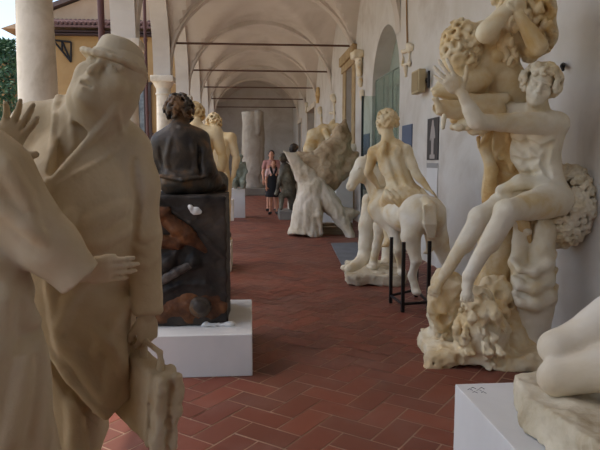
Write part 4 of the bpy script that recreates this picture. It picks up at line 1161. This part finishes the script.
# ------------------------------------------------------------------ torn stump sculpture and what stands round it
def stump():
    t = thing('stump_sculpture', 'huge gnarled white plaster stump with winged top and splayed leg on the floor', 'sculpture', (1.2, 12, 0))
    Y = 11.9; sd = A(1, 0, 0); cl = lambda S: S.cut(A(0, 0, .002), A(0, 0, -1), A(0, 10, -.6), A(3, 14, .002))
    S = Sculpt()
    S.econe(P(311, 185, Y), P(305, 236, Y-.1), (.27, .26), (.33, .30), sd, .06)
    S.chain([P(317, 188, Y), P(332, 206, Y-.15), P(344, 222, Y-.25), P(352, 240, Y-.4)], [.24, .17, .13, .06], .05)
    S.chain([P(338, 213, Y-.2), P(350, 214, Y-.2), P(358, 213, Y-.2)], [.13, .12, .05], .05)
    S.chain([P(313, 192, Y), P(304, 174, Y), P(294, 160, Y-.05), P(283.5, 151, Y-.1)], [.25, .20, .11, .03], .08)
    S.chain([P(316, 196, Y-.2), P(319, 215, Y-.3), P(321, 233, Y-.3)], [.10, .06, .03], .03)
    for i in range(16):
        x = 291+i*2.0; S.drape([(x+6-(i-8)*.3, 186), (x+3, 212), (x, 233)], [.02, .04, .03, .03], .03, 10, .4, '+' if i % 2 else '-', 10)
    for ln in ([(286, 153), (300, 172), (306, 186)], [(322, 192), (336, 210), (350, 234)], [(328, 196), (340, 210), (352, 226)], [(318, 176), (312, 188), (312, 200)]): S.drape(ln, .04, .03, 12, .4, '+', 10)
    for ln in ([(320, 196), (334, 212), (346, 230)], [(300, 168), (308, 182), (310, 200)]): S.drape(ln, .03, .02, 12, .2, '-', 10)
    S.rough(.05, 3.0, 4, st=(1, 1, .5)); S.rough(.025, 12, 3, st=(1, 1, .4)); cl(S)
    S.build('trunk', .018, mixed('weathered_white_plaster', [(176, 158, 130), (206, 194, 172), (218, 208, 192)], 3, 8, .9, .7, 16, [.3, .46, .62]), t)
    S = Sculpt(); Z = Y+.12
    S.ell(P(324, 172, Z), A(.42, .30, .32), None, .08); S.ell(P(312, 162, Z), A(.34, .26, .16), None, .1); S.chain([P(310, 166, Z), P(297, 157, Z), P(286, 152, Z)], [.16, .09, .03], .06)
    S.chain([P(322, 170, Z), P(334, 150, Z+.1), P(341, 134, Z+.15), P(345, 121, Z+.15)], [.30, .26, .17, .04], .06)
    S.chain([P(328, 172, Z), P(344, 152, Z+.1), P(348.5, 136, Z+.1)], [.24, .14, .07], .06)
    S.chain([P(330, 180, Z), P(348, 168, Z), P(357, 154, Z+.05)], [.22, .13, .05], .06)
    for ln in ([(343, 126), (334, 148), (322, 168)], [(350, 140), (340, 158), (330, 176)], [(354, 160), (340, 174), (328, 188)], [(298, 160), (312, 170), (326, 178)]): S.drape(ln, .04, .04, 12, .4, '+', 10)
    for ln in ([(338, 136), (328, 154), (316, 166)], [(346, 150), (336, 168), (328, 184)]): S.drape(ln, .035, .03, 12, .2, '-', 10)
    S.rough(.06, 3.0, 4); S.rough(.03, 11, 3)
    S.build('wing', .018, mixed('beige_weathered_plaster', [(140, 116, 86), (172, 150, 120), (192, 174, 146)], 3.5, 8, .9, .7, 16, [.3, .46, .62]), t)
    for i, (a, b, lab) in enumerate([((318, 226), (352, 222), 'upper weathered timber beam lying under the plaster stump'), ((322, 232), (350, 231), 'lower weathered timber beam lying in front under the plaster stump')]):
        p, q = P(*a, 12.35-.35*i), P(*b, 12.35-.35*i)
        tag(MB().box((p[0], p[1]-.09, .0), (q[0], p[1]+.09, .2-.04*i), .012).build('timber_beam', mixed('old_wood', [(120, 100, 78), (156, 136, 108)], 3, 6, .85, .4, 20, stretch=(1, 6, 6)), None), lab, 'beam')
    # low plinth, arched cream figure behind
    p = thing('pedestal', 'tall white pedestal half hidden between the plaster stump and the horse head', 'pedestal', (2.1, 13.3, 0))
    x0, x1 = P(336, 200, 13.2)[0], P(353, 200, 13.2)[0]
    MB().box((x0, 13.2, 0), (x1, 13.7, 1.62), .008).build('box', WHITE, p)
    S = Sculpt(); S.box(P(347, 152, 13.4)+A(0, 0, -.02), A(.17, .18, .19), None, .03, .02); S.rough(.04, 7, 4); S.cut(A(0, 0, 1.622), A(0, 0, -1), A(1, 12, 1), A(3, 15, 1.622))
    tag(S.build('stone_fragment', .012, CREAM, None), 'cream broken stone fragment on the tall white pedestal behind the stump', 'fragment')
    p = thing('pedestal', 'pedestal behind the plaster stump carrying the bending cream figure', 'pedestal', (1.5, 14.6, 0))
    MB().box((1.42, 14.2, 0), (2.12, 15.0, 1.1), .008).build('box', WHITE, p)
    f = thing('statue', 'cream plaster figure bending over, seen above the gnarled plaster stump', 'statue', (1.7, 14.6, 1.1))
    S = Sculpt(); Y = 14.6
    S.chain([P(313, 185, Y), P(309, 167, Y), P(309, 149, Y), P(314, 136, Y), P(324, 131, Y), P(331, 129, Y)], [.14, .13, .14, .17, .16, .10], .06)
    S.chain([P(328, 183, Y+.1), P(327, 167, Y+.1), P(322, 147, Y), P(318, 135, Y)], [.12, .12, .12, .13], .05)
    S.chain([P(331, 129, Y-.05), P(337, 127, Y-.05)], [.07, .10], .03); S.chain([P(325, 131, Y-.2), P(330, 141, Y-.25), P(326, 153, Y-.2)], [.08, .065, .05], .03)
    S.chain([P(331, 127, Y), P(333, 121, Y+.02)], [.09, .05], .03)
    S.rough(.015, 8, 3); S.cut(A(0, 0, 1.102), A(0, 0, -1), A(0, 13, .5), A(4, 16, 1.102)); S.build('body', .016, CREAM2, f)
    # dark bust and lump seen over the left wing of the stump
    p = thing('pedestal', 'slim pale pedestal behind the left wing of the plaster stump', 'pedestal', (1.2, 15.9, 0))
    MB().box((1.0, 15.65, 0), (1.55, 16.15, 1.42), .008).build('box', STONE, p)
    bst = thing('bust', 'small dark bronze bust peering over the left wing of the plaster stump', 'bust', (1.15, 15.9, 1.42))
    S = Sculpt(); c = P(293.5, 149, 15.9); R = head(S, c, A(-.8, -.5, 0), A(0, 0, 1), 1.2); S.ell(c+R @ A(0, -.02, .04), A(.11, .12, .11), R, .01)
    S.cone(c, A(c[0], 15.9, 1.55), .075, .09, .03); S.ell(A(c[0], 15.9, 1.50), A(.2, .13, .10), None, .04); S.cut(A(0, 0, 1.422), A(0, 0, -1), A(0, 15, 1), A(3, 17, 1.422))
    S.build('body', .014, BRONZE, bst)
    bst = thing('bust', 'blackish small head with pale support just right of the dark bust', 'bust', (1.4, 15.9, 1.42))
    S = Sculpt(); c = P(305, 149, 15.9); R = head(S, c, A(-.8, -.5, 0), A(0, 0, 1), .8); S.ell(c+R @ A(0, -.02, .03), A(.07, .08, .08), R, .01); S.cone(c, A(c[0], 15.9, 1.45), .045, .06, .02); S.cut(A(0, 0, 1.422), A(0, 0, -1), A(0, 15, 1), A(3, 17, 1.422))
    S.build('body', .012, IRON, bst)
    # dark bronze figure on a low plinth next to the visitors
    p = thing('plinth', 'low grey plinth under the dark bronze beside the visitors', 'plinth', (.98, 15.4, 0))
    MB().box((.72, 15.0, 0), (1.3, 15.9, .22), .01).build('box', mixed('grey_concrete', [(120, 114, 106), (140, 134, 126)], 2, 6, .9), p)
    f = thing('bronze_statue', 'dark green-brown crouching bronze between the visitors and the plaster stump', 'statue', (.98, 15.4, .22))
    S = Sculpt(); Y = 15.4
    S.chain([P(285, 168, Y), P(285, 180, Y), P(289, 192, Y)], [.14, .19, .17], .06); S.ball(P(283, 158, Y), .12, .04); S.ball(P(281, 157, Y-.09), .03, .02)
    S.chain([P(289, 190, Y), P(282, 196, Y-.15), P(281, 208, Y-.2)], [.12, .08, .05], .04); S.chain([P(291, 190, Y), P(292, 200, Y), P(293, 210, Y)], [.14, .10, .08], .04)
    S.chain([P(283, 172, Y-.12), P(279, 184, Y-.2), P(276, 194, Y-.25)], [.06, .05, .04], .03); S.chain([P(288, 170, Y), P(294, 182, Y), P(292, 194, Y-.1)], [.07, .06, .04], .03)
    S.rough(.02, 6, 3); S.cut(A(0, 0, .222), A(0, 0, -1), A(0, 14, -.3), A(2, 17, .222)); S.build('body', .016, mixed('greenish_bronze', [(52, 44, 38), (84, 78, 66), (132, 128, 110)], 3, 7, .6, .3, 20, metal=.1), f)
stump()

# ------------------------------------------------------------------ nudes, statuette, column at the far end
def far_left():
    for i, (px, Y, lab, tw) in enumerate(((201, 6.75, 'cream plaster nude, back turned, directly behind the seated bronze figure', 0), (219, 8.35, 'cream plaster nude, back turned, second behind the seated bronze figure', 1))):
        zt = .36
        c = P(px, 160, Y)
        p = thing('plinth', ('low pale plinth under the nude nearest the bronze', 'low pale plinth under the farther cream nude')[i], 'plinth', (c[0], Y, 0))
        MB().box((c[0]-.36, Y-.34, 0), (c[0]+.16, Y+.36, zt), .008).build('box', STONE, p)
        t = thing('statue', lab, 'statue', (c[0], Y, zt))
        S = Sculpt(); z = lambda v: zt+v
        pel = A(c[0]-.02, Y, z(.92)); che = A(c[0]-.03+.02*i, Y+.03, z(1.27)); nek = A(c[0]-.05, Y+.10, z(1.52))
        shl, shr = A(c[0]-.24, Y+.04, z(1.42)), A(c[0]+.17, Y+.02, z(1.45))
        torso(S, pel, che, nek, shl, shr, 1.0, 'm')
        hc = nek+A(-.03, .14, .11); R = head(S, hc, A(-.2, .8, -.6), A(0, .5, .85), 1.0); S.cone(nek, hc, .068, .062, .02)
        curls(S, hc + R @ A(0, -.015, .035), R, A(.09, .105, .1), 60, .036, 1, lambda d: d[2] > -.5 and not (d[1] > .5 and d[2] < .4), 3)
        er, wr = shr+A(.07, .0, -.29), shr+A(.02, .05 if i == 0 else -.06, -.54)
        arm(S, shr, er, wr, 1.1); hand(S, wr, A(-.3, .2, -.9), A(-.8, .3, 0), A(0, .9, .2), 1.0)
        el, wl = shl+A(-.08, .08, -.27), shl+A(-.02, .3, -.40)
        arm(S, shl, el, wl, 1.1); hand(S, wl, A(.3, .9, 0), A(0, 0, -1), A(.3, 0, 1), 1.0)
        for q in (-1, 1):
            hp, kn, an = pel+A(.09*q, 0, -.08), A(pel[0]+.11*q, Y+.03*(1-q), z(.5)), A(pel[0]+.12*q, Y+.01, z(.09))
            leg(S, hp, kn, an, 1.05, back=A(0, -1, 0)); foot(S, an, A(.15*q, 1, 0), A(0, 0, -1), 1.0, False)
        S.rough(.004, 14, 3); S.cut(A(0, 0, zt+.001), A(0, 0, -1), A(-2, 5, -.2), A(1, 10, zt+.001))
        S.build('body', .0095, mixed('warm_yellow_plaster', [(196, 156, 92), (214, 186, 136), (222, 204, 168)], 2.2, 7, .7, .25, 25, [.3, .45, .66]), t)
    # little pale block and white plinth with grey statuette
    q = G(231, 221)
    p = thing('plinth', 'small beige block standing in front of the white plinth', 'plinth', (q[0], q[1], 0))
    MB().box((q[0]-.10, q[1], 0), (q[0]+.07, q[1]+.3, .52), .006).build('box', STONE, p)
    a, b = G(233, 218), G(246, 216)
    p = thing('plinth', 'white plinth under the grey-green seated statuette', 'plinth', (a[0]+.2, a[1]+.2, 0))
    zt = .76
    MB().box((P(230, 200, a[1])[0], a[1], 0), (P(245, 200, a[1])[0], a[1]+.42, zt), .006).build('box', WHITE, p)
    f = thing('statuette', 'grey-green seated statuette on the white plinth beyond the cream nudes', 'statuette', (a[0]+.2, a[1]+.2, zt))
    S = Sculpt(); Y = a[1]+.2
    S.econe(P(238, 187, Y), P(239, 172, Y), (.17, .14), (.13, .11), A(1, 0, 0), .05); S.econe(P(239, 174, Y), P(240, 162, Y), (.12, .10), (.14, .10), A(1, 0, 0), .05)
    S.ball(P(240, 156.5, Y), .085, .03); S.cone(P(240, 157, Y), P(240, 163, Y), .05, .05, .03)
    S.chain([P(236, 164, Y-.05), P(233, 173, Y-.1), P(237, 178, Y-.15)], [.05, .045, .04], .03); S.chain([P(244, 164, Y), P(246, 172, Y-.05), P(244, 178, Y-.1)], [.05, .045, .04], .03)
    S.chain([P(237, 180, Y-.05), P(234, 183, Y-.25), P(235, 187, Y-.25)], [.09, .08, .07], .04); S.chain([P(242, 180, Y-.05), P(243, 183, Y-.25), P(243, 187, Y-.25)], [.09, .08, .07], .04)
    S.rough(.02, 8, 3); S.cut(A(0, 0, zt+.002), A(0, 0, -1), A(-2, 12, 0), A(2, 19, zt+.002)); S.build('body', .014, mixed('grey_green_plaster', [(112, 120, 108), (158, 164, 150)], 3, 7, .8, .3, 20), f)
    # tall column cast near the end wall
    q = P(253.5, 170, 26.0)
    t = thing('column_cast', 'thick free-standing cast of a broken column near the end wall', 'column', (q[0], 26, 0))
    S = Sculpt(); zt = P(253, 112, 26)[2]
    S.econe(A(q[0], 26, .3), A(q[0], 26, zt), (.50, .50), (.47, .47), A(1, 0, 0), .02); S.cone(A(q[0]+.2, 25.6, zt-.9), A(q[0]+.22, 25.6, zt-.1), .12, .16, .06)
    S.chain([A(q[0]+.32, 25.6, .6), A(q[0]+.35, 25.6, 2.4)], [.05, .05], .05, '-'); S.rough(.04, 3, 4); S.build('shaft', .03, mixed('grey_beige_cast', [(150, 142, 130), (180, 172, 160)], 1.2, 8, .9, .4, 9), t)
    MB().box((q[0]-.62, 25.4, 0), (q[0]+.62, 26.6, .31), .02).build('base', mixed('dusty_base_stone', [(120, 112, 102), (140, 132, 120)], 2, 6, .9), t)
    MB().box((P(262.5, 160, 25.4)[0], 25.42, P(262, 176, 25.4)[2]), (P(264.5, 160, 25.4)[0], 25.5, P(262, 170, 25.4)[2])).build('dark_plate', IRON, t)
    # pair of visitors
    def person(px, Y, H, lab, hair, top, low, skin, dress):
        c = G(px, 212); c = A(P(px, 180, Y)[0], Y, 0)
        t = thing('person', lab, 'person', c)
        s = H/1.72; z = lambda v: v*s
        S = Sculpt()
        pel, che, nek = c+A(0, 0, z(.93)), c+A(0, .0, z(1.25)), c+A(0, .01, z(1.46))
        shl, shr = c+A(.17*s, 0, z(1.38)), c+A(-.17*s, 0, z(1.38))
        torso(S, pel, che, nek, shl, shr, .92*s, 'f')
        hc = c+A(0, -.02, z(1.60)); head(S, hc, A(-.1, -1, -.15), A(0, 0, 1), 1.0*s); S.cone(nek, hc, .05*s, .05*s, .02)
        for q in (-1, 1):
            sh = shl if q > 0 else shr
            e, w = sh+A(.07*q, -.02, -.27)*s, sh+A(.06*q, -.12, -.50)*s
            arm(S, sh, e, w, .85*s); hand(S, w, A(0, -.3, -1), A(-q, -.6, 0), A(-q, .3, 0), .9*s)
            hp, kn, an = pel+A(.08*q, 0, -.06)*s, c+A(.09*q, -.03, .48)*s, c+A(.11*q, .0, .10)*s
            leg(S, hp, kn, an, .9*s, back=A(0, 1, 0)); foot(S, an+A(0, 0, -.02), A(.2*q, -1, 0), A(0, 0, -1), .9*s, False)
        S.cut(A(0, 0, .004), A(0, 0, -1), c-A(1, 1, 1), c+A(1, 1, .004))
        S.build('body', .012, skin, t)
        S = Sculpt(); hr = hc+A(0, .02, .04)*s
        S.ell(hr, A(.092, .10, .095)*s, None, .01); S.ell(hc+A(0, .06, -.06)*s, A(.085, .06, .12)*s, None, .03); S.ell(hc+A(0, -.1, -.03)*s, A(.06, .05, .085)*s, None, .01, '-'); S.build('hair', .011, hair, t)
        S = Sculpt(); S.ell(che+A(0, 0, .02), A(.165, .135, .2)*s, None, .03); S.econe(che, pel, (.15*s, .125*s), (.16*s, .13*s), A(1, 0, 0), .03)
        for q in (-1, 1):
            sh = shl if q > 0 else shr; S.cone(che+A(.05*q, 0, .12)*s, sh, .085*s, .07*s, .03); S.cone(sh, sh+A(.045*q, -.01, -.14)*s, .068*s, .062*s, .02)
        S.ell(nek+A(0, -.03, .03), A(.075, .09, .05)*s, None, .01, '-')
        S.build('top', .012, top, t)
        S = Sculpt()
        if dress:
            S.ell(che+A(0, 0, -.03)*s, A(.176, .152, .17)*s, None, .03); S.econe(che+A(0, 0, -.05)*s, pel+A(0, 0, .02), (.16*s, .138*s), (.18*s, .15*s), A(1, 0, 0), .03)
            S.econe(pel+A(0, 0, .03), c+A(0, 0, z(.56)), (.18*s, .15*s), (.27*s, .22*s), A(1, 0, 0), .03)
            for q in (-1, 1): S.chain([che+A(.05*q, -.145, .08)*s, che+A(.08*q, -.125, .17)*s, che+A(.085*q, .0, .225)*s, che+A(.07*q, .12, .1)*s], .034*s, .01)
            S.build('dress', .012, low, t)
        else:
            S.ell(pel, A(.175, .14, .12)*s, None, .03)
            for q in (-1, 1): S.econe(pel+A(.085*q, 0, -.04)*s, c+A(.095*q, -.02, .50)*s, (.10*s, .11*s), (.085*s, .09*s), A(1, 0, 0), .03)
            S.build('shorts', .012, low, t)
        for q in (-1, 1):
            m = Sculpt(); an = c+A(.11*q, 0, .10)*s; d = nrm(A(.2*q, -1, 0))
            m.chain([A(an[0], an[1], .045)-d*.05, A(an[0], an[1], .042)+d*.15], [.043, .038], .02); m.cut(A(0, 0, .003), A(0, 0, -1), an-A(.5, .5, .5), A(an[0]+.5, an[1]+.5, .003)); m.build('shoe', .010, flat('black_shoes', (26, 26, 28), .6), t)
    BLACK = flat('black_cloth', (22, 22, 26), .85)
    SK = flat('skin', (206, 152, 126), .6)
    person(273.5, 16.6, 1.50, 'reddish-haired visitor in a black pinafore dress over a pale top', flat('reddish_hair', (120, 62, 38), .6), flat('pale_pink_cloth', (214, 178, 172), .85), BLACK, SK, True)
    person(271.5, 17.7, 1.78, 'dark-haired taller visitor in pink top behind the one in black', flat('dark_hair', (38, 26, 24), .6), flat('rose_cloth', (176, 128, 122), .85), flat('dark_shorts', (46, 42, 48), .85), SK, False)
far_left()
# ------------------------------------------------------------------ things on the right wall
def panels():
    def panel(name, x0, y0, x1, y1, mat, lab, cat, th=.02):
        a, b = W(x0, y0, XW-.005), W(x1, y1, XW-.005)
        zt = W((x0+x1)/2, y0, XW-.005)[2]; zb = W((x0+x1)/2, y1, XW-.005)[2]
        ya, yb = W(x1, 150, XW-.005)[1], W(x0, 150, XW-.005)[1]
        o = MB().box((XW-th, ya, zb), (XW-.001, yb, zt), .002).build(name, mat); tag(o, lab, cat); return o, ya, yb, zb, zt
    BLUE = flat('slate_blue_panel', (84, 96, 120), .6)
    panel('wall_panel', 364, 134, 369.5, 190, BLUE, 'slate-blue panel on the wall just left of the rider', 'panel')
    panel('wall_panel', 402.5, 125, 412, 178, BLUE, 'slate-blue panel on the wall just right of the rider', 'panel')
    o, ya, yb, zb, zt = panel('photograph_print', 427.5, 118, 438.5, 160, flat('dark_print', (58, 54, 56), .5), 'dark photograph of a standing pale statue pinned to the wall', 'photograph', .015)
    S = Sculpt(); yc = (ya+yb)/2; H = zt-zb; q = lambda u, v: A(XW-.016, yc-u*(yb-ya), zb+v*H)
    S.chain([q(0, .30), q(.02, .6), q(0, .78)], [.05, .07, .06], .02); S.ball(q(0, .88), .045, .02); S.chain([q(-.02, .3), q(-.05, .1)], [.04, .03], .02); S.chain([q(.04, .3), q(.06, .1)], [.04, .03], .02); S.box(q(0, .08), A(.02, .12, .03), None, .005, .005)
    S.chain([q(-.1, .75), q(-.2, .5)], .025, .02); S.chain([q(.12, .75), q(.2, .55)], .025, .02)
    pic = S.build('printed_statue', .009, flat('pale_grey_print', (158, 150, 146), .6), o)
    pic.data.transform(Matrix.Translation((XW-.015, 0, 0)) @ Matrix.Diagonal((.02, 1, 1, 1)) @ Matrix.Translation((-(XW-.015), 0, 0)))
    o, ya, yb, zb, zt = panel('text_panel', 427.5, 163, 438.5, 196, flat('white_sheet', (206, 204, 202), .7), 'white information sheet with grey heading below the statue photograph', 'sign', .012)
    MB().box((XW-.0135, ya, zt-.07), (XW-.0115, yb, zt)).build('heading_band', flat('grey_band', (146, 144, 142), .7), o)
    # horn box fixed on the wall
    t = thing('wall_speaker', 'cream box with bracket fixed high on the wall between door arch and sculpture group', 'speaker', W(419, 82, XW))
    p = W(419, 82, XW-.14)
    y0, y1 = W(425, 80, XW-.12)[1], W(414.5, 80, XW-.12)[1]
    z0, z1 = W(419, 93, XW-.12)[2], W(419, 70, XW-.12)[2]
    MB().box((XW-.17, y0+.16, z0), (XW-.06, y1, z1), .015).build('box', mixed('cream_paint', [(176, 158, 122), (190, 174, 140)], 2, 4, .6), t)
    MB().box((XW-.175, y0+.19, z0+.03), (XW-.168, y1-.03, z1-.03)).build('grille', flat('tan_grille', (150, 132, 98), .8), t)
    MB().box((XW-.06, y0+.16, (z0+z1)/2-.03), (XW+.001, y0+.24, (z0+z1)/2+.03)).tube([(XW-.05, y0+.05, z0+.05), (XW-.05, y0+.05, z1-.05)], .02, 8).tube([(XW-.05, y0+.05, (z0+z1)/2), (XW-.05, y0+.2, (z0+z1)/2)], .02, 8).build('bracket', IRON, t)
    # relief fragments hung on the wall
    def frag(name, lab, strokes, cat='fragment', mat=CREAM, h=.013, dx=.06):
        S = Sculpt()
        for pts, rs in strokes: S.chain([W(x, y, XW-dx) for x, y in pts], rs, .03)
        S.rough(.015, 11, 3); S.cut(A(XW-.003, 0, 0), A(1, 0, 0), A(XW-.003, 5, 0), A(XW+.5, 40, 8))
        return tag(S.build(name, h, mat), lab, cat)
    frag('bracket_fragment', 'carved cream bracket fragments hung on the wall beside the glass arch', [([(402.5, 52), (411, 49)], [.03, .04]), ([(409, 46), (411.5, 47)], [.05, .05]), ([(409, 50), (409.6, 66)], [.022, .02]), ([(402.5, 52), (403, 64)], [.02, .02]), ([(403, 65), (410, 63)], [.025, .025]), ([(405.5, 65), (405.6, 76)], [.03, .025])], h=.010, dx=.03)
    tag(MB().tube([W(406.5, -12, XW-.02), W(406.8, 20, XW-.02), W(407.4, 50, XW-.02)], .014, 6).build('hanging_cable', flat('tan_cable', (150, 120, 84), .8)), 'thin tan cable running down to the carved bracket fragments', 'cable')
    S = Sculpt(); z = lambda y: W(362, y, XW)[2]; yc = W(362, 60, XW)[1]
    S.box(A(XW-.11, yc, z(55)), A(.12, .24, .09), None, .03, .02); S.econe(A(XW-.07, yc, z(57)), A(XW-.03, yc, z(76)), (.19, .09), (.10, .05), A(0, 1, 0), .03); S.chain([A(XW-.09, yc-.16, z(64)), A(XW-.06, yc-.12, z(74))], [.05, .04], .03); S.chain([A(XW-.09, yc+.16, z(62)), A(XW-.06, yc+.12, z(74))], [.05, .04], .03)
    S.ell(A(XW-.05, yc-.06, z(82)), A(.06, .09, .12), None, .03); S.rough(.025, 9, 3); S.cut(A(XW-.003, 0, 0), A(1, 0, 0), A(XW-.003, 5, 0), A(XW+.5, 40, 8))
    tag(S.build('stone_console', .014, CREAM, None), 'carved cream stone console on the wall between dark doorway and glass arch', 'console')
    frag('wall_ornament', 'string of small plaster rosettes on the wall beneath the stone console', [([(362, 92), (362, 97)], [.06, .06]), ([(362, 92), (362, 110)], [.025, .02])])
    frag('wall_ornament', 'small plaster rosette with stem on the wall left of the dark doorway', [([(333, 97), (334, 100)], [.10, .09]), ([(334, 100), (334.5, 128)], [.03, .03]), ([(330, 113), (334, 113)], [.04, .04])])
    frag('wall_ornament', 'slim dark plaster strip on the wall over the bending cream figure', [([(318, 89), (318, 95), (317.5, 102)], [.07, .10, .05])], mat=OCHRE)
    frag('wall_ornament', 'plaster rosette with long stem on the wall over the bending cream figure', [([(320, 109), (320.5, 112)], [.10, .09]), ([(320.5, 112), (321.5, 124)], [.04, .04])])
    frag('wall_ornament', 'faint plaster piece on the wall beyond the tan doorway', [([(306.5, 104), (306.8, 112)], [.08, .06])])
    t = thing('wall_hook', 'small dark hook on the wall right of the curly-haired youth', 'hook', W(563, 66, XW))
    S = Sculpt(); S.chain([W(563, 65, XW-.01), W(562.5, 66, XW-.05), W(563, 70, XW-.05)], [.02, .018, .012], .01); S.build('body', .006, IRON, t)
    # glass screen with dark post, floor mat
    t = thing('glass_screen', 'upright glass screen with dark edge post left of the rider', 'screen', (1.85, 9.9, 0))
    p = G(361, 250); zt = P(361, 96, p[1])[2]
    MB().box((p[0]-.018, p[1]-.018, 0), (p[0]+.018, p[1]+.018, zt), .003).build('post', flat('dark_steel', (52, 60, 60), .4, .5), t)
    MB().box((p[0]+.018, p[1]-.004, .03), (p[0]+.24, p[1]+.004, zt)).build('pane', glass_mat('clear_glass', (190, 200, 196), .06), t)
    MB().box((p[0]-.05, p[1]-.12, 0), (p[0]+.26, p[1]+.12, .028)).build('foot_rail', flat('steel_foot', (90, 94, 94), .5, .4), t)
    a = [G(331, 244), G(357, 243), G(364, 266), G(343, 268)]
    tag(MB().prism([q+A(0, 0, .002) for q in a], (0, 0, .012)).build('floor_mat', mixed('grey_mat', [(96, 98, 102), (116, 118, 122)], 4, 4, .9)), 'grey flat mat on the tiles between stump and horse', 'mat')
panels()
